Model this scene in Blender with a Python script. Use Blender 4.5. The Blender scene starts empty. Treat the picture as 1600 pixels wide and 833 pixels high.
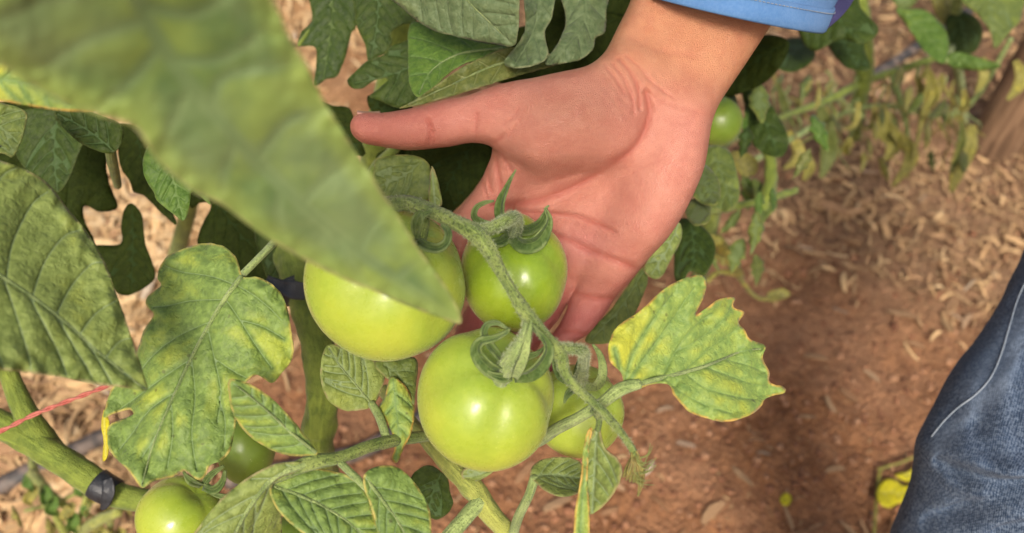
import bpy, bmesh, math, random
import numpy as np
from mathutils import Vector, Matrix, noise as mnoise
from mathutils.geometry import delaunay_2d_cdt
from mathutils.bvhtree import BVHTree

random.seed(7); np.random.seed(7)
sc = bpy.context.scene
C = sc.collection

# ------------------------------------------------------------------ camera
F = 1256.0; CX, CY = 800.0, 416.5          # focal length and centre in photograph pixels
CAM_H = 0.95; PITCH = math.radians(50)
fwd = Vector((0, math.cos(PITCH), -math.sin(PITCH)))
upv = Vector((0, math.sin(PITCH), math.cos(PITCH)))
rgt = Vector((1, 0, 0))
cam_pos = Vector((0, 0, CAM_H))
cd = bpy.data.cameras.new('camera'); cam = bpy.data.objects.new('camera', cd); C.objects.link(cam)
cam.location = cam_pos; cam.rotation_euler = (math.radians(90) - PITCH, 0, 0)
cd.lens = 36 * F / 1600; cd.sensor_width = 36; cd.clip_start = 0.01; cd.clip_end = 200
cd.dof.use_dof = True; cd.dof.focus_distance = 0.40; cd.dof.aperture_fstop = 6.5
sc.camera = cam

# ------------------------------------------------------------------ light
TO_SUN = Vector((-0.04, -0.64, 0.74)).normalized()
world = bpy.data.worlds.new('World'); sc.world = world; world.use_nodes = True
wn = world.node_tree; wn.nodes.clear()
sky = wn.nodes.new('ShaderNodeTexSky'); sky.sky_type = 'NISHITA'; sky.sun_disc = False
sky.sun_elevation = math.asin(TO_SUN.z); sky.sun_rotation = math.atan2(TO_SUN.x, TO_SUN.y)
sky.air_density = 1.0; sky.dust_density = 7.0; sky.ozone_density = 0.3
bg = wn.nodes.new('ShaderNodeBackground'); bg.inputs[1].default_value = 0.10
wo = wn.nodes.new('ShaderNodeOutputWorld')
wn.links.new(sky.outputs[0], bg.inputs[0]); wn.links.new(bg.outputs[0], wo.inputs[0])
sl = bpy.data.lights.new('sun', 'SUN'); sl.energy = 2.3; sl.angle = math.radians(15); sl.color = (1.0, 0.93, 0.82)
sun = bpy.data.objects.new('sun', sl); C.objects.link(sun)
sun.rotation_euler = TO_SUN.to_track_quat('Z', 'Y').to_euler(); sun.location = (-3, -3, 5)
sc.view_settings.view_transform = 'Standard'; sc.view_settings.look = 'None'
sc.view_settings.exposure = 0.48; sc.view_settings.gamma = 1.0
try:
    sc.view_settings.use_curve_mapping = False
except Exception: pass

# ------------------------------------------------------------------ helpers
def P(px, py, d):
    return cam_pos + rgt * ((px - CX) / F * d) + upv * ((CY - py) / F * d) + fwd * d
Rn, Un, Fn, Cn = (np.array(v) for v in (rgt, upv, fwd, cam_pos))
def PN(px, py, d):
    px = np.asarray(px, float); py = np.asarray(py, float); d = np.asarray(d, float)
    return Cn + ((px - CX) / F * d)[..., None] * Rn + ((CY - py) / F * d)[..., None] * Un + d[..., None] * Fn
def to_px(w):
    w = np.asarray(w) - Cn
    d = w @ Fn
    return CX + F * (w @ Rn) / d, CY - F * (w @ Un) / d, d
def gdepth(px, py, z=0.0):
    """depth along the view axis at which the ray through a pixel meets height z"""
    dz = -math.sin(PITCH) + math.cos(PITCH) * (CY - py) / F
    return (z - CAM_H) / dz
def G(px, py, z=0.0): return P(px, py, gdepth(px, py, z))

def catmull(pts, step=None, n=8, closed=False):
    pts = np.asarray(pts, float); N = len(pts); out = []
    segs = N if closed else N - 1
    for i in range(segs):
        if closed: p0, p1, p2, p3 = pts[(i-1) % N], pts[i], pts[(i+1) % N], pts[(i+2) % N]
        else: p0, p1, p2, p3 = pts[max(i-1, 0)], pts[i], pts[i+1], pts[min(i+2, N-1)]
        k = n if step is None else max(1, int(math.hypot(*(p2 - p1)[:2]) / step + .5))
        for j in range(k):
            t = j / k
            out.append(.5*((2*p1) + (-p0+p2)*t + (2*p0-5*p1+4*p2-p3)*t*t + (-p0+3*p1-3*p2+p3)*t**3))
    if not closed: out.append(pts[-1])
    return np.array(out)

def seg_dist(pts, poly, closed=False):
    pts = np.asarray(pts, float); a = np.asarray(poly, float)
    b = np.roll(a, -1, 0) if closed else a[1:]
    if not closed: a = a[:-1]
    best = np.full(len(pts), 1e9)
    for A, B in zip(a, b):
        ab = B - A; L = (ab * ab).sum() + 1e-9
        t = np.clip(((pts - A) @ ab) / L, 0, 1)
        d = np.hypot(*(pts - A - t[:, None] * ab).T)
        best = np.minimum(best, d)
    return best

def inside(pts, poly):
    pts = np.asarray(pts, float); poly = np.asarray(poly, float)
    x, y = pts[:, 0], pts[:, 1]; r = np.zeros(len(pts), bool)
    x1, y1 = poly[:, 0], poly[:, 1]; x2, y2 = np.roll(x1, -1), np.roll(y1, -1)
    for a, b, c, d in zip(x1, y1, x2, y2):
        if b == d: continue
        m = ((b > y) != (d > y)) & (x < (c - a) * (y - b) / (d - b) + a)
        r ^= m
    return r

def fnoise(x, y, z=0.0, s=1.0):
    return mnoise.noise(Vector((x * s, y * s, z)))

def link(name, me, parent=None, mat=None, smooth=True):
    o = bpy.data.objects.new(name, me); C.objects.link(o)
    if mat is not None and not me.materials: me.materials.append(mat)
    if parent is not None: o.parent = parent
    if smooth and len(me.polygons):
        me.polygons.foreach_set('use_smooth', np.ones(len(me.polygons), bool))
    return o
def mesh(name, v, f):
    me = bpy.data.meshes.new(name)
    me.from_pydata([tuple(map(float, p)) for p in v], [], [tuple(map(int, q)) for q in f]); me.update()
    return me
def fattr(me, name, arr):
    a = me.attributes.new(name, 'FLOAT', 'POINT'); a.data.foreach_set('value', np.asarray(arr, np.float32))
def cattr(me, name, arr):
    a = me.attributes.new(name, 'FLOAT_COLOR', 'POINT'); arr = np.asarray(arr, np.float32)
    if arr.shape[1] == 3: arr = np.concatenate([arr, np.ones((len(arr), 1), np.float32)], 1)
    a.data.foreach_set('color', arr.ravel())
def tag(o, label=None, cat=None, group=None, kind=None):
    if label: o['label'] = label
    if cat: o['category'] = cat
    if group: o['group'] = group
    if kind: o['kind'] = kind
    return o
def thing(name, label, cat, group=None, loc=(0, 0, 0)):
    o = bpy.data.objects.new(name, None); C.objects.link(o); o.empty_display_size = .02
    o.location = loc
    return tag(o, label, cat, group)
def keep_parent(o, parent):
    """parent an object whose vertices are in world space under an Empty that stands at its base"""
    o.parent = parent; o.matrix_parent_inverse = Matrix.Translation(-parent.location)
    return o

# ------------------------------------------------------------------ material helpers
class NT:
    def __init__(s, name):
        s.m = bpy.data.materials.new(name); s.m.use_nodes = True
        s.t = s.m.node_tree; s.t.nodes.clear()
        s.out = s.n('ShaderNodeOutputMaterial')
    def n(s, typ, **kw):
        nd = s.t.nodes.new(typ)
        for k, v in kw.items(): setattr(nd, k, v)
        return nd
    def put(s, sock, v):
        if isinstance(v, bpy.types.NodeSocket): s.t.links.new(v, sock)
        elif v is not None:
            if isinstance(v, (tuple, list)) and len(v) == 3 and sock.type == 'RGBA': v = (*v, 1)
            sock.default_value = v
    def co(s, kind='Object'): return s.n('ShaderNodeTexCoord').outputs[kind]
    def attr(s, name, out='Fac'):
        a = s.n('ShaderNodeAttribute'); a.attribute_name = name; return a.outputs[out]
    def mapping(s, v, scale=(1, 1, 1), rot=(0, 0, 0)):
        m = s.n('ShaderNodeMapping'); s.put(m.inputs['Vector'], v)
        m.inputs['Scale'].default_value = scale; m.inputs['Rotation'].default_value = rot
        return m.outputs[0]
    def noise(s, scale, detail=3, rough=.55, vec=None, dist=0, w=None):
        nd = s.n('ShaderNodeTexNoise')
        if w is not None: nd.noise_dimensions = '4D'; s.put(nd.inputs['W'], w)
        s.put(nd.inputs['Vector'], vec if vec is not None else s.co())
        nd.inputs['Scale'].default_value = scale; nd.inputs['Detail'].default_value = detail
        nd.inputs['Roughness'].default_value = rough; nd.inputs['Distortion'].default_value = dist
        return nd.outputs['Fac']
    def voro(s, scale, feat='F1', vec=None, out='Distance', rand=1):
        nd = s.n('ShaderNodeTexVoronoi'); nd.feature = feat
        s.put(nd.inputs['Vector'], vec if vec is not None else s.co())
        nd.inputs['Scale'].default_value = scale; nd.inputs['Randomness'].default_value = rand
        return nd.outputs[out]
    def rng(s, v, a, b, c=0.0, d=1.0, smooth=True):
        nd = s.n('ShaderNodeMapRange'); nd.interpolation_type = 'SMOOTHSTEP' if smooth else 'LINEAR'
        s.put(nd.inputs[0], v); nd.inputs[1].default_value = a; nd.inputs[2].default_value = b
        nd.inputs[3].default_value = c; nd.inputs[4].default_value = d
        return nd.outputs[0]
    def mix(s, f, a, b, mode='MIX'):
        nd = s.n('ShaderNodeMix'); nd.data_type = 'RGBA'; nd.blend_type = mode
        s.put(nd.inputs[0], f); s.put(nd.inputs[6], a); s.put(nd.inputs[7], b)
        return nd.outputs[2]
    def math(s, op, a, b=None, c=None):
        nd = s.n('ShaderNodeMath'); nd.operation = op
        s.put(nd.inputs[0], a)
        if b is not None: s.put(nd.inputs[1], b)
        if c is not None: s.put(nd.inputs[2], c)
        return nd.outputs[0]
    def bump(s, h, strength=.5, dist=.001, normal=None):
        nd = s.n('ShaderNodeBump'); nd.inputs['Strength'].default_value = strength
        nd.inputs['Distance'].default_value = dist; s.put(nd.inputs['Height'], h)
        if normal is not None: s.put(nd.inputs['Normal'], normal)
        return nd.outputs[0]
    def bsdf(s, col, rough=.5, normal=None, **kw):
        b = s.n('ShaderNodeBsdfPrincipled')
        s.put(b.inputs['Base Color'], col); s.put(b.inputs['Roughness'], rough)
        if normal is not None: s.put(b.inputs['Normal'], normal)
        for k, v in kw.items(): s.put(b.inputs[k.replace('_', ' ')], v)
        return b.outputs[0]
    def done(s, sh): s.t.links.new(sh, s.out.inputs[0]); return s.m

def leaf_mat(name, dark, light, yellow, yel=.5, veinc=None, wv=.35, rimc=(.45, .38, .12), rim=.6,
             trans=.28, patch=45, spots=.0, n2s=260, bs=.75, vm=.75, rimwide=0, sheen=.12, spec=.35, tert=.22, rough=.55, yth=(.5, .68), dkvein=.4):
    s = NT(name); co = s.co()
    rnd = s.n('ShaderNodeObjectInfo').outputs['Random']
    w = s.math('MULTIPLY', rnd, 50.0)
    vein, rimd = s.attr('vein'), s.attr('rim')
    n1 = s.noise(patch, 4, .6, co, .4, w); n2 = s.noise(n2s, 3, .6, co, .3); n3 = s.noise(1400, 2, .5, co)
    vo = s.voro(260, 'DISTANCE_TO_EDGE', s.mix(.006, co, s.noise(300, 2, vec=co)), rand=.9)
    tv = s.rng(vo, 0.0, .10, 1, 0)
    inter = s.rng(vein, .5, 2.8)
    col = s.mix(s.rng(n2, .3, .7), dark, light)
    yl = s.math('MULTIPLY', s.math('MULTIPLY', inter, s.rng(n1, *yth)), yel)
    col = s.mix(yl, col, yellow)
    dv = s.math('MULTIPLY', s.rng(vein, .15, 1.3, 1, 0), dkvein)          # green halo that stays along veins
    col = s.mix(dv, col, dark)
    col = s.mix(s.math('MULTIPLY', tv, tert), col, s.mix(.5, dark, (0.02, .04, .01)))
    vc = veinc or tuple(min(1, c * 1.7 + .02) for c in light)
    col = s.mix(s.math('MULTIPLY', s.rng(vein, wv * .4, wv, 1, 0), vm), col, vc)
    if spots:
        sp = s.math('MULTIPLY', s.rng(s.voro(170, 'F1', co), .10, .2, 1, 0), s.rng(s.noise(120, 1, vec=co), .55, .62))
        col = s.mix(s.math('MULTIPLY', sp, spots), col, (.05, .035, .015))
    if rimwide: col = s.mix(s.math('MULTIPLY', s.rng(rimd, 1.5, rimwide, 1, 0), .6), col, yellow)
    rm = s.math('MULTIPLY', s.rng(rimd, .25, 1.3, 1, 0), s.math('MULTIPLY', s.rng(s.noise(150, 2, vec=co), .35, .6), rim))
    col = s.mix(rm, col, rimc)
    h = s.math('ADD', s.math('MULTIPLY', s.rng(vo, 0, .35), .5), s.math('ADD', s.math('MULTIPLY', n3, .25), s.math('MULTIPLY', s.rng(vein, 0, 1.2), .8)))
    nb = s.bump(h, bs, .0007)
    pb = s.bsdf(col, rough, nb, Specular_IOR_Level=spec, Sheen_Weight=sheen, Sheen_Roughness=.4)
    tr = s.n('ShaderNodeBsdfTranslucent'); s.put(tr.inputs[0], s.mix(1, col, (1.1, 1.35, .55), 'MULTIPLY'))
    mx = s.n('ShaderNodeMixShader'); mx.inputs[0].default_value = trans
    s.t.links.new(pb, mx.inputs[1]); s.t.links.new(tr.outputs[0], mx.inputs[2])
    return s.done(mx.outputs[0])

def stem_mat(name, a, b, rough=.55, speck=.4, tip=None):
    s = NT(name); co = s.co()
    col = s.mix(s.rng(s.noise(90, 4, .6, co), .35, .65), a, b)
    ridge = s.attr('around')
    st = s.noise(1.0, 3, .6, s.n('ShaderNodeCombineXYZ').outputs[0])
    cb = s.n('ShaderNodeCombineXYZ'); s.put(cb.inputs[0], s.math('MULTIPLY', ridge, 9.0)); s.put(cb.inputs[1], s.math('MULTIPLY', s.attr('along'), 60.0))
    st = s.noise(1.0, 3, .6, cb.outputs[0])
    col = s.mix(s.rng(st, .45, .7, 0, .45), col, tuple(min(1, c * 1.7) for c in b))
    sp = s.rng(s.noise(900, 3, .6, co), .52, .62, 0, speck)
    col = s.mix(sp, col, tuple(c * .35 for c in a))
    h = s.math('ADD', s.noise(1300, 2, vec=co), s.math('MULTIPLY', st, 1.2))
    return s.done(s.bsdf(col, rough, s.bump(h, 1.0, .0010), Sheen_Weight=.15, Sheen_Roughness=.35, Specular_IOR_Level=.3,
                         Subsurface_Weight=.0))

def tomato_mat(name, body, low, shoulder, rough=.24):
    s = NT(name); co = s.co()
    pole = s.attr('pole')
    n = s.noise(28, 3, .5, co, .3)
    col = s.mix(s.rng(n, .3, .7), body, low)
    col = s.mix(s.rng(s.math('ADD', pole, s.math('MULTIPLY', n, .25)), .15, .62, .85, 0), col, shoulder)
    groove = s.attr('groove')
    col = s.mix(s.math('MULTIPLY', groove, .35), col, tuple(c * .8 for c in body))
    fleck = s.math('MULTIPLY', s.rng(s.voro(420, 'F1', co), .08, .2, 1, 0), s.rng(s.noise(90, 2, vec=co), .5, .62, 0, .35))
    col = s.mix(fleck, col, (.62, .66, .25))
    mott = s.rng(s.noise(320, 3, .6, co), .35, .7)
    col = s.mix(s.math('MULTIPLY', mott, .14), col, tuple(min(1, c * 1.3 + .03) for c in low))
    h = s.math('ADD', s.noise(700, 2, vec=co), s.math('MULTIPLY', s.noise(110, 2, vec=co), 3))
    rg = s.rng(s.noise(180, 3, .6, co), .3, .7, rough - .05, rough + .1)
    b = s.bsdf(col, rg, s.bump(h, .10, .0005), Specular_IOR_Level=.5, Subsurface_Weight=.25,
               Subsurface_Scale=.006, Sheen_Weight=.08)
    nd = [x for x in s.t.nodes if x.type == 'BSDF_PRINCIPLED'][0]
    nd.inputs['Subsurface Radius'].default_value = (.8, 1.0, .25)
    return s.done(b)

def simple_mat(name, a, b, scale=60, rough=.6, bump=.4, bd=.001, **kw):
    s = NT(name); co = s.co()
    n = s.noise(scale, 5, .65, co, .3)
    col = s.mix(s.rng(n, .3, .7), a, b)
    return s.done(s.bsdf(col, rough, s.bump(s.noise(scale * 4, 4, .6, co), bump, bd), **kw))

M = {}
# foreground and cluster leaves
M['leaf_big'] = leaf_mat('leaf_big', (.10, .175, .060), (.20, .275, .115), (.30, .39, .085), .6, (.29, .37, .17), 2.2, (.42, .42, .16), .9, patch=20, rough=.5, tert=.0, dkvein=.35, yth=(.46, .64), n2s=34, bs=.12, vm=.25, rimwide=8)
M['leaf_old'] = leaf_mat('leaf_old', (.18, .235, .055), (.29, .36, .10), (.40, .44, .08), .55, (.27, .35, .17), .6, (.36, .30, .14), .8, patch=40, tert=.15)
M['leaf_mottled'] = leaf_mat('leaf_mottled', (.145, .225, .055), (.25, .36, .085), (.46, .52, .07), .8, (.24, .34, .15), .45, (.55, .45, .12), .9, patch=38, spots=.5, tert=.15)
M['leaf_yellow'] = leaf_mat('leaf_yellow', (.20, .31, .08), (.32, .43, .10), (.56, .56, .06), .9, (.20, .30, .10), .35, (.62, .40, .10), 1.0, patch=26, spots=.5, yth=(.42, .62), tert=.15, dkvein=.3)
M['leaf_mid'] = leaf_mat('leaf_mid', (.10, .145, .035), (.18, .23, .05), (.30, .36, .06), .5, (.17, .23, .085), .5, (.28, .26, .09), .6, patch=50, tert=.15)
M['leaf_grey'] = leaf_mat('leaf_grey', (.10, .15, .062), (.17, .225, .105), (.24, .28, .10), .4, (.15, .20, .09), .5, (.25, .24, .12), .5, patch=30, tert=.12)
M['sepal'] = leaf_mat('sepal', (.065, .12, .028), (.13, .20, .05), (.22, .28, .07), .3, (.16, .22, .07), .3, (.26, .33, .12), .7, patch=120, tert=.05, spots=.6)
M['leaf_dark'] = leaf_mat('leaf_dark', (.015, .023, .003), (.026, .037, .005), (.03, .05, .008), .3, (.022, .04, .010), .4, (.04, .05, .02), .2, trans=.10, tert=.05, dkvein=.2, sheen=0, spec=.08, rough=.7)  # this green and the next are darkened to hold the plant's shade
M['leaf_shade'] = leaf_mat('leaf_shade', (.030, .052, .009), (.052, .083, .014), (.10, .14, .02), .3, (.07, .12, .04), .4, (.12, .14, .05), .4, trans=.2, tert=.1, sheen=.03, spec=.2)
M['leaf_olive'] = leaf_mat('leaf_olive', (.10, .13, .03), (.17, .19, .045), (.24, .24, .05), .5, (.24, .26, .10), .5, (.25, .2, .08), .6)
M['leaf_fresh'] = leaf_mat('leaf_fresh', (.075, .15, .022), (.13, .225, .035), (.22, .30, .04), .4, (.15, .24, .06), .5, (.2, .25, .06), .4)
M['wilted'] = leaf_mat('wilted', (.20, .19, .05), (.42, .38, .09), (.60, .50, .08), .7, (.35, .32, .12), .4, (.3, .2, .08), .6, patch=60)
M['leaf_fallen'] = leaf_mat('leaf_fallen', (.55, .48, .02), (.72, .64, .02), (.78, .66, .02), .6, (.6, .55, .1), .5, (.4, .3, .05), .4)
M['stem'] = stem_mat('stem', (.10, .155, .032), (.23, .285, .075), speck=.8)
M['stem_light'] = stem_mat('stem_light', (.17, .24, .07), (.32, .40, .14), speck=.5)
M['stem_thick'] = stem_mat('stem_thick', (.11, .155, .022), (.19, .24, .035), speck=.15)
M['stem_yellow'] = stem_mat('stem_yellow', (.20, .24, .05), (.34, .36, .08), speck=.2)
M['hair'] = simple_mat('stem_hairs', (.40, .47, .26), (.5, .55, .34), 60, .5, 0)
M['tie'] = simple_mat('black_tie', (.012, .013, .016), (.03, .033, .04), 120, .42, .5, .001)
# ------------------------------------------------------------------ builders
def depth_fn(anch):
    a = np.array(anch, float)
    if len(a) == 1: return lambda x, y: np.full(np.shape(x), a[0, 2])
    if len(a) == 2:
        v = a[1, :2] - a[0, :2]; L = (v * v).sum()
        return lambda x, y: a[0, 2] + (a[1, 2] - a[0, 2]) * ((np.asarray(x) - a[0, 0]) * v[0] + (np.asarray(y) - a[0, 1]) * v[1]) / L
    A = np.c_[a[:, :2], np.ones(len(a))]; co, *_ = np.linalg.lstsq(A, a[:, 2], rcond=None)
    res = a[:, 2] - A @ co
    def f(x, y):
        x = np.asarray(x, float); y = np.asarray(y, float); base = co[0] * x + co[1] * y + co[2]
        if len(a) == 3: return base
        w = np.array([1 / ((x - p[0]) ** 2 + (y - p[1]) ** 2 + 400) for p in a])
        return base + (w * res[:, None]).sum(0) / w.sum(0)
    return f

def rib_coords(pts, rib):
    """(s, t): arc length along the rib and signed distance from it"""
    best = np.full(len(pts), 1e9); S = np.zeros(len(pts)); T = np.zeros(len(pts)); acc = 0
    for A, B in zip(rib[:-1], rib[1:]):
        ab = B - A; L = math.hypot(*ab) + 1e-9
        t = np.clip(((pts - A) @ ab) / L / L, 0, 1); q = pts - A - t[:, None] * ab
        d = np.hypot(*q.T); m = d < best
        cr = ab[0] * (pts[:, 1] - A[1]) - ab[1] * (pts[:, 0] - A[0])
        best = np.where(m, d, best); S = np.where(m, acc + t * L, S); T = np.where(m, np.sign(cr) * d, T); acc += L
    return S, T, acc

def auto_veins(outline, rib, n, ang=48, bend=.35, rngk=random):
    out = []; seg = np.hypot(*np.diff(rib, axis=0).T); cum = np.r_[0, np.cumsum(seg)]; L = cum[-1]
    for k in range(n):
        for side in (-1, 1):
            s = L * (.05 + .84 * (k + (.25 if side > 0 else .55) + rngk.uniform(-.12, .12)) / n)
            i = min(len(seg) - 1, max(0, np.searchsorted(cum, s) - 1))
            p = rib[i] + (rib[i + 1] - rib[i]) * (s - cum[i]) / max(seg[i], 1e-6)
            a0 = math.atan2(*(rib[i + 1] - rib[i])[::-1]); a = a0 + side * math.radians(ang + rngk.uniform(-5, 5))
            pts = [p.copy()]; trav = 0
            for _ in range(60):
                a -= side * bend * 5 / max(30, L * .5)
                p = p + 5 * np.array([math.cos(a), math.sin(a)]); trav += 5
                if not inside(p[None], outline)[0] or seg_dist(p[None], outline, True)[0] < 3: break
                if seg_dist(p[None], rib)[0] < trav * .25: break
                pts.append(p.copy())
            if len(pts) > 2: out.append(np.array(pts))
    return out

def leaf(parent, outline, rib, anch, mat, label=None, name='leaf', nv=6, veins=None, sp=5.0, jag=1.2, jagf=.09,
         quilt=.0012, fold=0.0, wave=.0015, curl=0.0, thick=.0004, midrib=0, mrmat='stem_light', ang=48, seed=None, vdepth=None):
    rs = random.Random(seed if seed is not None else int(outline[0][0] * 7 + outline[0][1] * 13))
    ol = catmull(outline, step=sp, closed=True)
    # uneven, slightly toothed margin
    cen = ol.mean(0); k = np.arange(len(ol)); ph = rs.uniform(0, 50)
    off = np.array([fnoise(i * jagf * sp / 5, ph) for i in k]) * jag * 1.6 + np.array([fnoise(i * .45, ph + 9) for i in k]) * jag * .7
    tan = np.roll(ol, -1, 0) - np.roll(ol, 1, 0); nrm = np.c_[tan[:, 1], -tan[:, 0]] / (np.hypot(*tan.T)[:, None] + 1e-9)
    ol = ol + nrm * off[:, None]
    rb = catmull(rib, step=sp)
    rin = [p for p in rb if inside(p[None], ol)[0] and seg_dist(p[None], ol, True)[0] > 1.5]
    rbi = np.array(rin) if len(rin) > 1 else rb[:0]
    if veins is None: vs = auto_veins(ol, rbi if len(rbi) > 2 else rb, nv, ang, rngk=rs) if nv else []
    else: vs = [catmull(v, step=sp) for v in veins]
    vs = [np.array([p for p in v if inside(p[None], ol)[0] and seg_dist(p[None], ol, True)[0] > 1.5]) for v in vs]
    vs = [v for v in vs if len(v) > 1]
    V = [tuple(p) for p in ol]; E = [(i, (i + 1) % len(ol)) for i in range(len(ol))]
    lines = ([rbi] if len(rbi) > 1 else []) + vs
    for ln in lines:
        b = len(V); V += [tuple(p) for p in ln]; E += [(b + i, b + i + 1) for i in range(len(ln) - 1)]
    x0, y0 = ol.min(0); x1, y1 = ol.max(0)
    gx, gy = np.meshgrid(np.arange(x0, x1, sp), np.arange(y0, y1, sp * .87)); gx = gx + (np.arange(gx.shape[0]) % 2)[:, None] * sp / 2
    g = np.c_[gx.ravel(), gy.ravel()]
    g = g[inside(g, ol)]; g = g[seg_dist(g, ol, True) > sp * .55]
    for ln in lines:
        if len(g): g = g[seg_dist(g, ln) > sp * .45]
    V += [tuple(p) for p in g]
    vv, ee, ff, *_ = delaunay_2d_cdt([Vector(p) for p in V], E, [], 0, 1e-4)
    v2 = np.array([tuple(p) for p in vv]); cf = np.array([v2[list(f)].mean(0) for f in ff])
    keep = inside(cf, ol); ff = [f for f, kk in zip(ff, keep) if kk]
    used = sorted({i for f in ff for i in f}); mp = {a: b for b, a in enumerate(used)}
    v2 = v2[used]; ff = [[mp[i] for i in f] for f in ff]
    df = depth_fn(anch); d = df(v2[:, 0], v2[:, 1]); mm = d / F * 1000      # mm per pixel here
    dv = np.full(len(v2), 1e3)
    for i, ln in enumerate(vs): dv = np.minimum(dv, seg_dist(v2, ln) * mm + .12)
    if len(rbi) > 1: dv = np.minimum(dv, np.maximum(0, seg_dist(v2, rbi) * mm - .18))
    dr = seg_dist(v2, ol, True) * mm
    S, T, L = rib_coords(v2, rb)
    Tm = T * mm / 1000; W = np.abs(Tm).max() + 1e-6
    q = quilt * (1 - np.exp(-(dv / 2.6) ** 1.3)) * np.clip(dr / 3, .25, 1)
    nz = np.array([mnoise.noise(Vector((x * .013, y * .013, ph))) for x, y in v2])
    nz2 = np.array([mnoise.noise(Vector((x * .045, y * .045, ph + 5))) for x, y in v2])
    edge = np.exp(-dr / 7)
    d = d - q + fold * np.abs(Tm) + wave * nz * 1.6 + wave * nz2 * edge * 1.8 + curl * (Tm / W) ** 2 * W
    w = PN(v2[:, 0], v2[:, 1], d)
    # triangles wound to face the camera
    F3 = []
    for f in ff:
        a, b, c = v2[f[0]], v2[f[1]], v2[f[2]]
        F3.append(f if (b[0]-a[0])*(c[1]-a[1]) - (b[1]-a[1])*(c[0]-a[0]) < 0 else f[::-1])
    me = mesh(name, w, F3); fattr(me, 'vein', dv); fattr(me, 'rim', dr)
    o = link(name, me, None, M[mat])
    if parent is not None: keep_parent(o, parent)
    md = o.modifiers.new('thickness', 'SOLIDIFY'); md.thickness = thick; md.offset = 0
    if label: o['label'] = label
    if midrib and len(rbi) > 2:
        f3 = df(rbi[:, 0], rbi[:, 1]) + 0
        pts = PN(rbi[:, 0], rbi[:, 1], f3 + wave * 1.6 * np.array([mnoise.noise(Vector((x * .013, y * .013, ph))) for x, y in rbi]) - .00015)
        r = np.linspace(midrib, midrib * .22, len(pts))
        mo = tube('midrib', None, pts, r, mrmat, sides=8, world=True)
        mo.parent = o; mo.matrix_parent_inverse = Matrix.Identity(4)
    return o

def frames(pts):
    t = np.gradient(pts, axis=0); t /= np.linalg.norm(t, axis=1)[:, None] + 1e-12
    u = np.cross(t[0], Fn)
    if np.linalg.norm(u) < 1e-3: u = np.cross(t[0], Un)
    u /= np.linalg.norm(u); us = [u]
    for i in range(1, len(t)):
        u = us[-1] - t[i] * (us[-1] @ t[i]); u /= np.linalg.norm(u) + 1e-12; us.append(u)
    us = np.array(us); return t, us, np.cross(t, us)

def tube(name, parent, pts, rad, mat, sides=14, world=False, ridge=.0, label=None, step=5, lump=0, aspect=1.0, caps=True):
    """pts: (px, py, depth[, radius px]) or world points; rad in metres"""
    if not world:
        a = catmull(np.array(pts, float), step=step)
        rr = a[:, 3] * a[:, 2] / F if a.shape[1] > 3 else np.full(len(a), rad)
        w = PN(a[:, 0], a[:, 1], a[:, 2])
    else:
        w = np.asarray(pts, float); rr = np.broadcast_to(rad, len(w)).astype(float)
    t, u, v = frames(w); n = len(w); th = np.linspace(0, 2 * math.pi, sides, endpoint=False)
    V = np.zeros((n, sides, 3)); ph = random.uniform(0, 99)
    acc = np.r_[0, np.cumsum(np.linalg.norm(np.diff(w, axis=0), axis=1))]
    for j, a_ in enumerate(th):
        lm = np.array([1 + ridge * math.cos(5 * a_ + ph) + lump * mnoise.noise(Vector((math.cos(a_) * 1.3, math.sin(a_) * 1.3 + ph, s * 120))) for s in acc])
        V[:, j] = w + (rr * lm)[:, None] * (math.cos(a_) * u + math.sin(a_) * aspect * v)
    vs = list(V.reshape(-1, 3)); fs = []
    for i in range(n - 1):
        for j in range(sides):
            k = (j + 1) % sides
            fs.append([i * sides + j, i * sides + k, (i + 1) * sides + k, (i + 1) * sides + j])
    if caps:
        for i, sg in ((0, -1), (n - 1, 1)):
            c = len(vs); vs.append(w[i] + t[i] * sg * rr[i] * .5)
            for j in range(sides):
                k = (j + 1) % sides
                fs.append([i * sides + k, i * sides + j, c] if sg < 0 else [i * sides + j, i * sides + k, c])
    me = mesh(name, vs, fs)
    ar = np.tile(np.abs(th / math.pi - 1), n); al = np.repeat(acc, sides); ex = len(vs) - n * sides
    fattr(me, 'around', np.r_[ar, np.zeros(ex)]); fattr(me, 'along', np.r_[al, np.zeros(ex)])
    fattr(me, 'vein', np.full(len(vs), 5.0)); fattr(me, 'rim', np.full(len(vs), 9.0))
    o = link(name, me, None, M[mat] if isinstance(mat, str) else mat)
    if parent is not None: keep_parent(o, parent)
    if label: o['label'] = label
    return o

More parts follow.
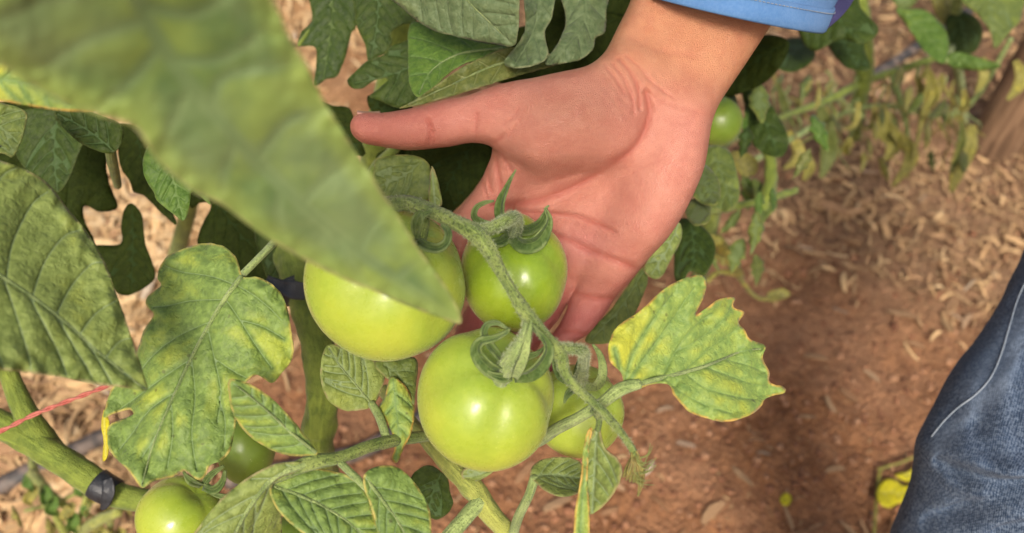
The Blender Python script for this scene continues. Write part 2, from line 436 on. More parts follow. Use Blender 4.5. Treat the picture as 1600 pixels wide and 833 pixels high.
def ribbon(name, parent, pts, mat, cup=.35, tilt=0.0, thick=.0006, step=3, label=None, twist=0.0):
    """a sepal or narrow leaf: (px, py, depth, half-width px); cupped cross-section"""
    a = catmull(np.array(pts, float), step=step); w = PN(a[:, 0], a[:, 1], a[:, 2]); hw = np.maximum(a[:, 3], .4) * a[:, 2] / F
    t = np.gradient(w, axis=0); t /= np.linalg.norm(t, axis=1)[:, None] + 1e-12
    fv = -Fn; side = np.cross(t, np.broadcast_to(fv, t.shape)); nl = np.linalg.norm(side, axis=1)[:, None]
    side = side / np.maximum(nl, 1e-6)
    for i in range(1, len(side)):
        if side[i] @ side[i - 1] < 0: side[i] = -side[i]
    nor = np.cross(side, t)
    n = len(w); K = 7; V = []; vein = []; rim = []
    for i in range(n):
        an = tilt + twist * i / max(1, n - 1); s_ = side[i] * math.cos(an) + nor[i] * math.sin(an); m_ = nor[i] * math.cos(an) - side[i] * math.sin(an)
        for j in range(K):
            q = j / (K - 1) * 2 - 1
            V.append(w[i] + s_ * hw[i] * q + m_ * hw[i] * cup * (q * q)); vein.append(abs(q) * hw[i] * 1000); rim.append((1 - abs(q)) * hw[i] * 1000)
    fs = [[i * K + j, i * K + j + 1, (i + 1) * K + j + 1, (i + 1) * K + j] for i in range(n - 1) for j in range(K - 1)]
    me = mesh(name, V, fs); fattr(me, 'vein', vein); fattr(me, 'rim', rim); fattr(me, 'around', np.zeros(len(V))); fattr(me, 'along', np.zeros(len(V)))
    o = link(name, me, None, M[mat])
    if parent is not None: keep_parent(o, parent)
    md = o.modifiers.new('thickness', 'SOLIDIFY'); md.thickness = thick; md.offset = 0
    if label: o['label'] = label
    return o

def hairs(parent, stems, n, ln=.0016, r=.000045):
    """fine glandular hairs standing off the stems, one object"""
    V = []; Fs = []
    for o in stems:
        me = o.data; ns = len(me.polygons); k = n // len(stems)
        for _ in range(k):
            p = me.polygons[random.randrange(ns)]; c = np.array(p.center); nn = np.array(p.normal)
            vs_ = [np.array(me.vertices[i].co) for i in p.vertices]; wts = np.random.dirichlet(np.ones(len(vs_))); c = sum(a * b for a, b in zip(wts, vs_))
            d = nn + np.random.normal(0, .35, 3); d /= np.linalg.norm(d)
            L = ln * random.uniform(.4, 1.25); u = np.cross(d, (.3, .5, .8)); u /= np.linalg.norm(u); v = np.cross(d, u); b = len(V)
            mid = c + d * L * .5 + np.random.normal(0, .00008, 3)
            for ctr, rr in ((c, r), (mid, r * .8)):
                for a in (0, 2.1, 4.2): V.append(ctr + rr * (math.cos(a) * u + math.sin(a) * v))
            V.append(c + d * L + np.random.normal(0, .0001, 3))
            for j in range(3):
                q = (j + 1) % 3; Fs.append([b + j, b + q, b + 3 + q, b + 3 + j]); Fs.append([b + 3 + j, b + 3 + q, b + 6])
    o = link('stem_hair', mesh('stem_hair', V, Fs), None, M['hair']); o['kind'] = 'stuff'
    return keep_parent(o, parent)

def tomato(label, px, py, d, rx, ry, mat, pole=(0, 1, 0), lobes=5, lob=.035, seed=1, dimple=.18, gr=None):
    """px,py,d: centre; rx, ry: radii in px; pole: stem end in camera axes (right, up, towards camera)"""
    rs = random.Random(seed); t = thing('tomato', label, 'tomato', 'green tomatoes on the vine')
    c = np.array(P(px, py, d)); a = rx * d / F; b = ry * d / F; R0 = (a + b) / 2
    pw = np.array(pole[0] * rgt + pole[1] * upv - pole[2] * fwd); pw /= np.linalg.norm(pw)
    u = np.cross(pw, Fn); u /= np.linalg.norm(u); v = np.cross(pw, u)
    nu, nv = 128, 84; V = []; pl = []; gv = []
    ph = [rs.uniform(-.25, .25) + k * 2 * math.pi / lobes for k in range(lobes)]; dp = [rs.uniform(.4, 1.3) for _ in ph]
    if gr: ph, dp = [g[0] for g in gr], [g[1] for g in gr]
    for i in range(nv + 1):
        th = math.pi * i / nv
        for j in range(nu):
            f = 2 * math.pi * j / nu
            g = 0
            for p_, q_ in zip(ph, dp):
                dd = (f - p_ + math.pi) % (2 * math.pi) - math.pi
                g += q_ * math.exp(-(dd / .26) ** 2)
            fall = math.sin(th) ** .8 * (math.exp(-((th - .75) / .75) ** 2) * 1.0 + .10)
            r = 1 - lob * g * fall * 1.6 + .012 * mnoise.noise(Vector((math.sin(th) * math.cos(f) * 1.6, math.sin(th) * math.sin(f) * 1.6, math.cos(th) * 1.6 + seed * 7)))
            r -= dimple * math.exp(-(th / .38) ** 2) + .03 * math.exp(-((math.pi - th) / .3) ** 2)
            x = np.array((u * math.cos(f) + v * math.sin(f)) * math.sin(th) + pw * math.cos(th) * .93) * r
            cx_, cy_, cz_ = x @ Rn, x @ Un, x @ Fn
            V.append(c + Rn * cx_ * a + Un * cy_ * b + Fn * cz_ * R0); pl.append(th / math.pi); gv.append(g * fall)
    fs = [[i * nu + j, i * nu + (j + 1) % nu, (i + 1) * nu + (j + 1) % nu, (i + 1) * nu + j] for i in range(nv) for j in range(nu)]
    me = mesh('fruit', V, fs); fattr(me, 'pole', pl); fattr(me, 'groove', gv)
    t.location = Vector(c - np.array(pw) * -R0 * .0)
    o = link('fruit', me, None, M[mat]); keep_parent(o, t)
    bm = bmesh.new(); bm.from_mesh(me); bmesh.ops.remove_doubles(bm, verts=bm.verts, dist=1e-6); bmesh.ops.recalc_face_normals(bm, faces=bm.faces); bm.to_mesh(me); bm.free()
    t['stem_end'] = [float(q) for q in (c + pw * R0 * .8)]
    return t

# signed-distance modelling for the hand: smooth union of tapered capsules, polygonised by surface nets
def surface_nets(f, org, h):
    s = f < 0; nx, ny, nz = f.shape; shp = (nx - 1, ny - 1, nz - 1)
    acc = np.zeros(shp + (3,), np.float32); cnt = np.zeros(shp, np.int16)
    corners = [(i, j, k) for i in (0, 1) for j in (0, 1) for k in (0, 1)]
    sub = lambda A, c: A[c[0]:c[0] + shp[0], c[1]:c[1] + shp[1], c[2]:c[2] + shp[2]]
    for a in corners:
        for ax in range(3):
            if a[ax]: continue
            b = list(a); b[ax] = 1; b = tuple(b)
            m = sub(s, a) != sub(s, b); fa, fb = sub(f, a)[m], sub(f, b)[m]; t = fa / (fa - fb)
            p = np.zeros((len(t), 3), np.float32); p[:] = a; p[:, ax] = t
            acc[m] += p; cnt[m] += 1
    act = cnt > 0; idx = -np.ones(shp, np.int64); idx[act] = np.arange(act.sum())
    ii = np.argwhere(act); V = (ii + acc[act] / cnt[act][:, None]) * h + org; Q = []
    for ax in range(3):
        o1, o2 = [(1, 2), (2, 0), (0, 1)][ax]
        a = [slice(1, -1)] * 3; a[ax] = slice(0, -1); b = list(a); b[ax] = slice(1, None)
        sa, sb = s[tuple(a)], s[tuple(b)]; m = np.argwhere(sa != sb); off = np.ones(3, int); off[ax] = 0
        flip = sa[sa != sb]; m = m + off
        e1 = np.zeros(3, int); e1[o1] = 1; e2 = np.zeros(3, int); e2[o2] = 1
        q = np.stack([idx[tuple((m - e1 - e2).T)], idx[tuple((m - e2).T)], idx[tuple(m.T)], idx[tuple((m - e1).T)]], 1)
        q[~flip] = q[~flip][:, ::-1]; Q.append(q)
    return V, np.concatenate(Q)
# ------------------------------------------------------------------ ground
def lthr(py): return 480 - 190 / (1 + math.exp(max(-30, min(30, -(py - 600) / 30))))
def zone(x, y):
    """0 = bare red soil, 1 = dense straw and wood shavings (world metres)"""
    px, py, d = to_px((x, y, 0)); n = fnoise(x, y, 3.1, 3.0) * .25 + fnoise(x, y, 8.1, 11.0) * .12
    left = 1 / (1 + math.exp(max(-30, min(30, (px - lthr(py) + 60 * fnoise(x, y, 1, 2)) / 50))))
    back = 1 / (1 + math.exp(max(-30, min(30, (py - (395 + (px - 1300) * .45)) / 48))))
    return max(0, min(1, max(left, back * .95) + n))
NG = 330; gx0, gx1, gy0, gy1 = -1.5, 1.9, -.3, 3.1
xs = np.linspace(gx0, gx1, NG); ys = np.linspace(gy0, gy1, NG)
V = []; zc = []
for y in ys:
    for x in xs:
        e = min(1, min(x - gx0, gx1 - x, y - gy0, gy1 - y) / .15)
        z = (.016 * fnoise(x, y, 0, 5) + .008 * fnoise(x, y, 4, 17) + .006 * abs(fnoise(x, y, 6, 44)) + .0035 * fnoise(x, y, 7, 95)) * max(0, e)
        V.append((x, y, z)); zc.append(zone(x, y))
Fg = [[j * NG + i, j * NG + i + 1, (j + 1) * NG + i + 1, (j + 1) * NG + i] for j in range(NG - 1) for i in range(NG - 1)]
b = len(V)                                              # the same sheet goes on to the horizon
for (x, y) in ((-60, -60), (60, -60), (60, 60), (-60, 60)): V.append((x, y, 0)); zc.append(1)
cs = [0, NG - 1, NG * NG - 1, NG * (NG - 1)]
bot = list(range(0, NG)); rig = [j * NG + NG - 1 for j in range(NG)]; top = list(range(NG * NG - 1, NG * (NG - 1) - 1, -1)); lef = [j * NG for j in range(NG - 1, -1, -1)]
for edge_, (o1, o2) in zip((bot, rig, top, lef), ((b, b + 1), (b + 1, b + 2), (b + 2, b + 3), (b + 3, b))):
    for i in range(NG - 1): Fg.append([o1, edge_[i + 1], edge_[i]] if False else [edge_[i + 1], edge_[i], o1 if i < NG // 2 else o2])
    Fg.append([edge_[NG // 2], o1, o2])
me = mesh('ground', V, Fg); fattr(me, 'zone', zc)
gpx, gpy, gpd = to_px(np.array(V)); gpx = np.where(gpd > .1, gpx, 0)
fattr(me, 'pale', 1 / (1 + np.exp(np.clip((gpx - 640) / 45, -30, 30))) * (.25 + .75 / (1 + np.exp(np.clip((gpy - 600) / 30, -30, 30)))))  # light straw on the left, its colour lifted further to look sunlit
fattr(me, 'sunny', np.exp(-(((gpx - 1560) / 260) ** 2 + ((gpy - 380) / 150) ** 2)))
s = NT('soil'); co = s.co()
z = s.attr('zone'); nA = s.noise(7, 4, .6, co); nB = s.noise(45, 5, .65, co, .3); nC = s.noise(330, 4, .65, co)
soil = s.mix(s.rng(nB, .3, .72), (.25, .105, .046), (.54, .255, .115))
soil = s.mix(s.rng(nA, .35, .7, 0, .6), soil, (.48, .26, .15))
dbr = s.mix(s.rng(nB, .35, .7), (.13, .075, .045), (.36, .22, .13))
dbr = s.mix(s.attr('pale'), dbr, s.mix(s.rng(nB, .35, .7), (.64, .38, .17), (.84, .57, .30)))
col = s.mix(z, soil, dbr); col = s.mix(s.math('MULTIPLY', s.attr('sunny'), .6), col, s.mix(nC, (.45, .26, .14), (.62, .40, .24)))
gr = s.rng(s.voro(150, 'F1', co), .25, .6, 1, 0)
col = s.mix(s.math('MULTIPLY', gr, s.rng(nC, .45, .6, 0, .5)), col, (.38, .22, .13))
col = s.mix(s.rng(nC, .30, .5, .55, 0), col, (.055, .025, .015))
hh = s.math('ADD', s.math('MULTIPLY', nB, 2.0), s.math('ADD', nC, s.math('MULTIPLY', gr, .6)))
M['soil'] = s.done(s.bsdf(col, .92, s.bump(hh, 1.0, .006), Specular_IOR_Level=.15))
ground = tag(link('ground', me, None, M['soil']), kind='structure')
gz_bvh = BVHTree.FromPolygons([v[:] for v in V[:NG * NG]], Fg[:(NG - 1) ** 2])
def gz(x, y):
    h = gz_bvh.ray_cast(Vector((x, y, 1)), Vector((0, 0, -1)))
    return h[0].z if h[0] else 0.0

# clods, shavings and straw
def stuff_mat(name, stops, rough=.85, sheen=0):
    s = NT(name); co = s.co(); t = s.attr('tint')
    r = s.n('ShaderNodeValToRGB'); s.put(r.inputs[0], t); cr = r.color_ramp
    for i, (p_, c_) in enumerate(stops):
        e = cr.elements[i] if i < 2 else cr.elements.new(p_)
        e.position = p_; e.color = (*c_, 1)
    col = s.mix(s.rng(s.noise(420, 3, .6, co), .35, .7, 0, .55), r.outputs[0], s.mix(1, r.outputs[0], (.45, .40, .34), 'MULTIPLY'))
    return s.done(s.bsdf(col, rough, s.bump(s.noise(900, 3, .6, co), .6, .0006), Specular_IOR_Level=.25))
M['straw'] = stuff_mat('straw', [(0, (.18, .10, .055)), (.25, (.40, .24, .13)), (.6, (.64, .43, .22)), (.85, (.76, .56, .32)), (1, (.50, .41, .31))])
M['clod'] = stuff_mat('clod', [(0, (.16, .07, .04)), (.5, (.32, .15, .082)), (1, (.46, .26, .15))], .95)

def strip_geo(L, w, th, bend, curlx, n=5):
    """a curled flat shaving with real thickness, about its centre"""
    V = []
    for i in range(n):
        t = i / (n - 1) - .5; x = L * t; z = bend * L * (.25 - t * t) * 2; y = curlx * L * (t * t - .08); ww = w * (1 - (abs(t) * 2) ** 3 * .55)
        for (sy, sz) in ((-1, -1), (1, -1), (1, 1), (-1, 1)): V.append((x, y + sy * ww / 2, z + sz * th / 2 + (.25 * ww * (abs(sy)) if False else 0)))
    fs = [[i * 4 + j, i * 4 + (j + 1) % 4, i * 4 + 4 + (j + 1) % 4, i * 4 + 4 + j] for i in range(n - 1) for j in range(4)]
    fs += [[3, 2, 1, 0], [(n - 1) * 4 + k for k in range(4)]]
    return np.array(V), fs
protos = [strip_geo(1, random.choice((.05, .07, .10, .16, .22)), random.uniform(.02, .05), random.uniform(-.15, .35), random.uniform(-.6, .6)) for _ in range(20)]
def scatter(name, n, dens, size, mat, zlift, shape='strip', flat=.35, tintf=None):
    vs, fs, tn = [], [], []; base = 0; cnt = 0; tries = 0
    while cnt < n and tries < n * 12:
        tries += 1
        px, py = random.uniform(-260, 1860), random.uniform(-260, 1080)
        g = G(px, py)
        if random.random() > dens(px, py, g) : continue
        L = size(px, py) * random.lognormvariate(0, .38)
        if shape == 'strip':
            v, f = random.choice(protos); v = v * L
        else:
            v, f = clod_geo[random.randrange(len(clod_geo))]; v = v * L
        R = Matrix.Rotation(random.uniform(0, 6.283), 3, 'Z') @ Matrix.Rotation(random.gauss(0, flat), 3, 'Y') @ Matrix.Rotation(random.gauss(0, flat * 1.4), 3, 'X')
        w = v @ np.array(R).T + np.array((g.x, g.y, gz(g.x, g.y) + random.uniform(.2, 1) * zlift))
        vs.append(w); fs += [[q + base for q in ff] for ff in f]; base += len(v)
        tn += [tintf(px, py) if tintf else random.random()] * len(v); cnt += 1
    me = mesh(name, np.concatenate(vs), fs); fattr(me, 'tint', tn)
    o = link(name, me, None, M[mat], smooth=(shape != 'strip')); o['kind'] = 'stuff'
    return o
clod_geo = []
for k in range(8):
    bm = bmesh.new(); bmesh.ops.create_icosphere(bm, subdivisions=2, radius=.5)
    v = np.array([tuple(x.co * (1 + .45 * mnoise.noise(x.co * 2.2 + Vector((k * 9, 0, 0))))) for x in bm.verts]) * (1, .8, .6)
    f = [[x.index for x in q.verts] for q in bm.faces]; bm.free(); clod_geo.append((v, f))
def zdens(px, py, g): return zone(g.x, g.y)
# the row behind on the left lies in pale straw with sunlight tinted in, the path on the right in browner shavings
def tint_l(px, py):
    pale = (1 / (1 + math.exp((px - 620) / 70))) * (1 if py < 600 else .1); return max(0, min(1, random.gauss(.42 + .30 * pale, .20 - .08 * pale)))
st = scatter('straw_litter', 26000, lambda px, py, g: zone(g.x, g.y) ** 1.5 * (.8 if px < 700 else 1.0), lambda px, py: .019 if px > 700 else .036, 'straw', .012, flat=.30, tintf=tint_l)
tag(st, 'curled straw and wood shavings littering the red soil', 'straw')
c2 = scatter('soil_crumbs', 7000, lambda px, py, g: .35 + .5 * (1 - zone(g.x, g.y)), lambda px, py: .0058, 'clod', .002, 'clod')
tag(c2, 'small red brown soil crumbs on the bare path', 'soil')
c3 = scatter('shaving_fragments', 6500, lambda px, py, g: .16 + .45 * zone(g.x, g.y), lambda px, py: .0085, 'straw', .003, flat=.22, tintf=lambda a, b_: max(0, random.gauss(.30, .18)))
tag(c3, 'small broken shavings sprinkled over the bare soil', 'shavings')

# the larger shavings one can pick out are pieces of the ground
s = NT('wood_chip'); co = s.co(); rn_ = s.n('ShaderNodeObjectInfo').outputs['Random']
r = s.n('ShaderNodeValToRGB'); s.put(r.inputs[0], rn_); cr = r.color_ramp
for i, (p_, c_) in enumerate([(0, (.20, .10, .05)), (.3, (.34, .19, .10)), (.7, (.48, .31, .17)), (1, (.34, .25, .18))]):
    e = cr.elements[i] if i < 2 else cr.elements.new(p_)
    e.position = p_; e.color = (*c_, 1)
gn = s.noise(1, 4, .6, s.mapping(co, (40, 500, 500)))
col = s.mix(s.rng(gn, .4, .65, 0, .7), r.outputs[0], (.16, .08, .04))
M['wood_chip'] = s.done(s.bsdf(col, .85, s.bump(gn, .6, .0008), Specular_IOR_Level=.2))
chip_me = []
for k in range(10):
    v, f = strip_geo(1, random.uniform(.14, .32), random.uniform(.05, .10), random.uniform(-.05, .22), random.uniform(-.3, .3), 5)
    v += np.random.normal(0, .012, v.shape); m_ = mesh('wood_chip', v, f); m_.materials.append(M['wood_chip']); chip_me.append(m_)
placed = [(1155, 752, .030, 60), (1110, 806, .032, -40), (1070, 700, .020, 20), (1180, 692, .018, 5), (1190, 715, .014, 10), (1305, 325, .050, 28), (1300, 740, .020, -10), (1255, 395, .022, 0),
          (1310, 490, .018, 30), (1325, 620, .022, 40), (1260, 655, .018, 5), (1360, 590, .020, 50), (870, 790, .030, -25), (960, 760, .022, 30), (1030, 790, .024, 45), (1275, 560, .026, 10), (1420, 500, .024, 35), (1480, 440, .024, 40),
          (1345, 220, .05, 70), (1250, 175, .045, 85), (1400, 500, .028, 25), (1430, 540, .02, 20), (820, 740, .028, -50), (600, 760, .05, 20), (1120, 600, .018, 60)]
ptn = lambda: None
n_ch = 0
def chip(px, py, L, a):
    global n_ch
    g = G(px, py); o = bpy.data.objects.new('wood_chip', chip_me[n_ch % 10]); C.objects.link(o); n_ch += 1
    o.location = (g.x, g.y, gz(g.x, g.y) + .004 + L * .04); o.scale = (L, L, L)
    o.rotation_euler = (random.gauss(0, .15), random.gauss(0, .12), math.radians(a)); o.parent = ground
for (px, py, L, a) in placed: chip(px, py, L * 1.25, -a)
while n_ch < 270:
    px, py = random.uniform(0, 1600), random.uniform(0, 833); g = G(px, py); zz = zone(g.x, g.y)
    if random.random() > .18 + .8 * zz: continue
    big = 1.6 if px < 350 else 1.0
    chip(px, py, random.uniform(.022, .042) * big * (.8 if zz < .4 else 1), random.uniform(0, 360))

# ------------------------------------------------------------------ post, drip pipe, string
bp = G(1548, 232); post = thing('wooden_post', 'brown round wooden stake standing in the mulch at the right edge', 'post', loc=(bp.x, bp.y, 0))
s = NT('weathered_wood'); co = s.co(); gn = s.noise(1, 5, .65, s.mapping(co, (60, 60, 5)), .6)
col = s.mix(s.rng(gn, .35, .65), (.10, .058, .034), (.26, .16, .095))
M['wood'] = s.done(s.bsdf(col, .8, s.bump(gn, .7, .002), Specular_IOR_Level=.2))
w0 = np.array(bp); ax = np.array((.00, .05, 1.0)); pts = [w0 + ax * t + np.array((.008 * math.sin(t * 5), 0, 0)) for t in np.linspace(-.03, 1.3, 30)]
keep_parent(tube('stake', None, pts, np.linspace(.043, .038, 30), 'wood', sides=26, world=True, lump=.10), post)
s = NT('drip_pipe'); co = s.co()
col = s.mix(s.rng(s.noise(40, 4, .6, co), .4, .65), (.045, .042, .042), (.20, .15, .12))
M['pipe'] = s.done(s.bsdf(col, .6, s.bump(s.noise(400, 3, vec=co), .3, .0006)))
def ground_line(pxs, lift): return [np.array((g.x, g.y, gz(g.x, g.y) + lift)) for g in (G(*p) for p in catmull(np.array(pxs, float), step=25))]
o = tube('drip_pipe', None, ground_line([(-160, 850), (-20, 785), (110, 722), (240, 655), (330, 600)], .012), .012, 'pipe', world=True, sides=16)
tag(o, 'dusty grey drip pipe on the straw under the tied green stem at lower left', 'pipe', 'drip irrigation pipes')
o = tube('drip_pipe', None, ground_line([(360, 760), (480, 735), (580, 705), (690, 640), (800, 590)], .010), .011, 'pipe', world=True, sides=16)
tag(o, 'dark drip pipe on the soil behind the leafstalk below the tomatoes', 'pipe', 'drip irrigation pipes')
o = tube('drip_pipe', None, ground_line([(1300, 165), (1390, 108), (1470, 55), (1600, -30)], .014), .010, 'pipe', world=True, sides=16)
tag(o, 'grey drip pipe behind the wilting leaves at the upper right', 'pipe', 'drip irrigation pipes')
M['string'] = simple_mat('red_string', (.34, .07, .05), (.50, .17, .13), 300, .8, .6, .0006)
pth = catmull(np.array([(-80, 705, .455), (0, 674, .46), (60, 645, .465), (165, 604, .47), (260, 566, .475), (330, 540, .48)], float), step=5)
strg = thing('twine', 'faded red twine stretched across the lower left corner', 'string', loc=P(0, 674, .46))
for k in (0, 1):
    pp = PN(pth[:, 0], pth[:, 1], pth[:, 2]); tt, uu, vv_ = frames(pp); an = np.arange(len(pp)) * .55 + k * math.pi
    keep_parent(tube('strand', None, pp + .0009 * (np.cos(an)[:, None] * uu + np.sin(an)[:, None] * vv_) * .8, .0008, 'string', world=True, sides=8), strg)

# ------------------------------------------------------------------ person: arm and hand, sleeve, trousers
OUT = catmull(np.array([(1010, -330), (1000, -100), (982, -5), (960, 40), (940, 75), (912, 98), (868, 108), (810, 118), (755, 134), (700, 151), (655, 164), (605, 171), (565, 168), (545, 174), (537, 190), (541, 208), (560, 224), (600, 236),
    (650, 239), (700, 234), (735, 228), (762, 231), (766, 246), (752, 275), (732, 300), (708, 326), (680, 350), (640, 400), (600, 460), (600, 520), (650, 560), (700, 590), (730, 640), (790, 650), (850, 628), (868, 590), (885, 545), (903, 533),
    (926, 520), (958, 478), (985, 444), (1012, 412), (1050, 368), (1076, 336), (1099, 290), (1111, 240), (1116, 190), (1140, 155), (1178, 105), (1228, 38), (1290, -60), (1420, -330)], float), step=7, closed=True)
prim = [  # (x, y, depth, r px) -> (x, y, depth, r px)
    ((1190, -260, .485, 88), (975, 130, .437, 52)), ((1290, -260, .485, 88), (1065, 165, .437, 52)), ((1240, -250, .485, 90), (1020, 145, .437, 54)),
    ((985, 140, .437, 52), (805, 262, .452, 42)), ((1000, 150, .437, 52), (852, 325, .458, 42)), ((1025, 165, .437, 52), (905, 385, .460, 41)), ((1062, 175, .438, 50), (950, 420, .457, 40)),
    ((1062, 200, .433, 54), (1010, 350, .441, 50)), ((1050, 250, .434, 50), (965, 410, .450, 42)),
    ((980, 130, .430, 50), (890, 178, .425, 66)), ((940, 200, .428, 62), (850, 205, .424, 62)), ((890, 175, .425, 62), (790, 180, .428, 50)),
    ((800, 182, .428, 50), (690, 192, .430, 39)), ((690, 193, .430, 39), (640, 202, .431, 34)), ((640, 202, .431, 35), (575, 203, .433, 33)),
    ((850, 235, .440, 44), (775, 262, .452, 30)),
    ((800, 262, .452, 40), (742, 345, .462, 33)), ((742, 345, .462, 32), (682, 425, .458, 29)), ((682, 425, .458, 28), (650, 480, .445, 24)),
    ((850, 325, .460, 40), (795, 425, .474, 34)), ((795, 425, .474, 33), (745, 515, .468, 29)), ((745, 515, .468, 28), (715, 565, .452, 24)),
    ((903, 385, .461, 40), (845, 478, .476, 32)), ((845, 478, .476, 31), (800, 560, .470, 27)), ((800, 560, .470, 27), (775, 610, .455, 23)),
    ((950, 425, .458, 38), (925, 478, .462, 32)), ((925, 478, .462, 32), (884, 545, .460, 27)), ((884, 545, .460, 27), (852, 592, .450, 21)),
]
groups = [0] * 16 + [1] * 3 + [2] * 3 + [3] * 3 + [4] * 3
def camxyz(px, py, d): return np.array(((px - CX) * d / F, (CY - py) * d / F, d))
h = .00145; org = np.array((-.105, -.095, .385)); dim = (int(.275 / h), int(.30 / h), int(.145 / h))
X, Y, Z = np.meshgrid(*[np.arange(n, dtype=np.float32) * h + o_ for n, o_ in zip(dim, org)], indexing='ij')
def smin(a, b, k):
    t = np.clip(.5 + .5 * (b - a) / k, 0, 1); return b * (1 - t) + a * t - k * t * (1 - t)
body = None; fing = {}
for (a_, b_), g_ in zip(prim, groups):
    A = camxyz(*a_[:3]); B = camxyz(*b_[:3]); ra = a_[3] * a_[2] / F; rb_ = b_[3] * b_[2] / F; ab = B - A; L2 = ab @ ab
    t = np.clip(((X - A[0]) * ab[0] + (Y - A[1]) * ab[1] + (Z - A[2]) * ab[2]) / L2, 0, 1)
    dd = np.sqrt((X - A[0] - t * ab[0]) ** 2 + (Y - A[1] - t * ab[1]) ** 2 + (Z - A[2] - t * ab[2]) ** 2) - (ra + t * (rb_ - ra))
    dd = dd.astype(np.float32)
    if g_ == 0: body = dd if body is None else smin(body, dd, .011)
    else: fing[g_] = dd if g_ not in fing else smin(fing[g_], dd, .005)
fu = None
for g_ in fing: fu = fing[g_] if fu is None else smin(fu, fing[g_], .0012)
field = smin(body, fu, .006)
# trim to the arm's outline: a cone through the outline, met with a rounded edge
gxp = np.arange(-260, 1500, 6.0); gyp = np.arange(-360, 900, 6.0); GX, GY = np.meshgrid(gxp, gyp, indexing='ij'); gp = np.c_[GX.ravel(), GY.ravel()]
sd = seg_dist(gp, OUT, True) * np.where(inside(gp, OUT), -1, 1); sd = sd.reshape(GX.shape)
PX = CX + F * X / Z; PY = CY - F * Y / Z
fi = np.clip((PX + 260) / 6, 0, len(gxp) - 1.01); fj = np.clip((PY + 360) / 6, 0, len(gyp) - 1.01); i0 = fi.astype(int); j0 = fj.astype(int); u_ = fi - i0; v_ = fj - j0
so = (sd[i0, j0] * (1 - u_) * (1 - v_) + sd[i0 + 1, j0] * u_ * (1 - v_) + sd[i0, j0 + 1] * (1 - u_) * v_ + sd[i0 + 1, j0 + 1] * u_ * v_) * Z / F
field = (-smin(-field, -so.astype(np.float32), .009)).astype(np.float32)
field[0] = field[-1] = 1; field[:, 0] = field[:, -1] = 1; field[:, :, 0] = field[:, :, -1] = 1
Vh, Qh = surface_nets(field, org, h)
del X, Y, Z, PX, PY, fi, fj, i0, j0, u_, v_, so, body, fing, fu
hw = Cn + Vh[:, :1] * Rn + Vh[:, 1:2] * Un + Vh[:, 2:] * Fn
me = mesh('arm', hw, Qh); bm = bmesh.new(); bm.from_mesh(me)
isl = []; seen = set()
for v in bm.verts:                                   # keep the one connected body
    if v.index in seen: continue
    stck = [v]; comp = []; seen.add(v.index)
    while stck:
        q = stck.pop(); comp.append(q)
        for e in q.link_edges:
            w_ = e.other_vert(q)
            if w_.index not in seen: seen.add(w_.index); stck.append(w_)
    isl.append(comp)
isl.sort(key=len)
for comp in isl[:-1]: bmesh.ops.delete(bm, geom=comp, context='VERTS')
bmesh.ops.recalc_face_normals(bm, faces=bm.faces)
for _ in range(3): bmesh.ops.smooth_vert(bm, verts=bm.verts, factor=.5, use_axis_x=True, use_axis_y=True, use_axis_z=True)
bm.to_mesh(me); bm.free()
tmp = bpy.data.objects.new('tmp', me); C.objects.link(tmp); md = tmp.modifiers.new('s', 'SUBSURF'); md.levels = 1; md.render_levels = 1
me2 = bpy.data.meshes.new_from_object(tmp.evaluated_get(bpy.context.evaluated_depsgraph_get())); bpy.data.objects.remove(tmp); me2.name = 'arm'
n = len(me2.vertices); vc = np.zeros(n * 3); me2.vertices.foreach_get('co', vc); vc = vc.reshape(-1, 3); vn = np.zeros(n * 3); me2.vertices.foreach_get('normal', vn); vn = vn.reshape(-1, 3)
vx, vy, vd = to_px(vc); p2 = np.c_[vx, vy]; front = np.clip(-(vn @ Fn) * 1.6, 0, 1)
creases = [  # (polyline, depth mm, width px)
    ([(1010, 145), (1014, 175), (1006, 205), (985, 235), (951, 259), (905, 287), (855, 308), (805, 319), (770, 322)], 1.5, 6),
    ([(855, 334), (900, 337), (937, 351), (960, 362)], .9, 4), ([(866, 366), (888, 374), (917, 388), (957, 404), (998, 421)], 1.2, 5),
    ([(775, 322), (815, 330), (855, 334)], .8, 4),
    ([(898, 457), (915, 462), (940, 467), (968, 464), (984, 457)], 1.2, 4), ([(880, 515), (900, 520), (918, 524)], .7, 3.5),
    ([(668, 186), (673, 200), (672, 218), (668, 233)], .9, 3.5), ([(677, 205), (679, 218), (675, 232)], .6, 2.5), ([(745, 178), (743, 200), (744, 220)], .5, 3),
    ([(742, 221), (758, 222), (775, 222), (785, 214)], .8, 4), ([(768, 228), (775, 245), (778, 270), (786, 300)], .8, 4), ([(762, 245), (762, 275), (768, 300)], .7, 3.5),
    ([(772, 226), (790, 250), (800, 268)], .6, 3), ([(752, 275), (756, 292), (762, 310)], .5, 3),
    ([(968, 92), (985, 112), (996, 138), (999, 170)], .8, 3.5), ([(958, 100), (974, 122), (986, 150), (990, 178)], .6, 3), ([(945, 102), (962, 124), (976, 148)], .5, 3),
    ([(980, 88), (1000, 105), (1020, 130), (1050, 152)], .5, 3), ([(1010, 145), (1040, 160), (1075, 172), (1105, 180)], .35, 4), ([(985, 60), (1030, 80), (1090, 88)], .2, 5),
    ([(988, 270), (1015, 258), (1048, 243)], .25, 2.5), ([(785, 195), (795, 188), (804, 180), (810, 170)], .4, 2.5), ([(795, 215), (803, 200), (812, 190)], .35, 2.5),
    ([(650, 158), (655, 164), (663, 170)], .4, 2), ([(655, 155), (661, 163), (669, 169)], .35, 2)]
cre = np.zeros(n)
disp = np.zeros(n)
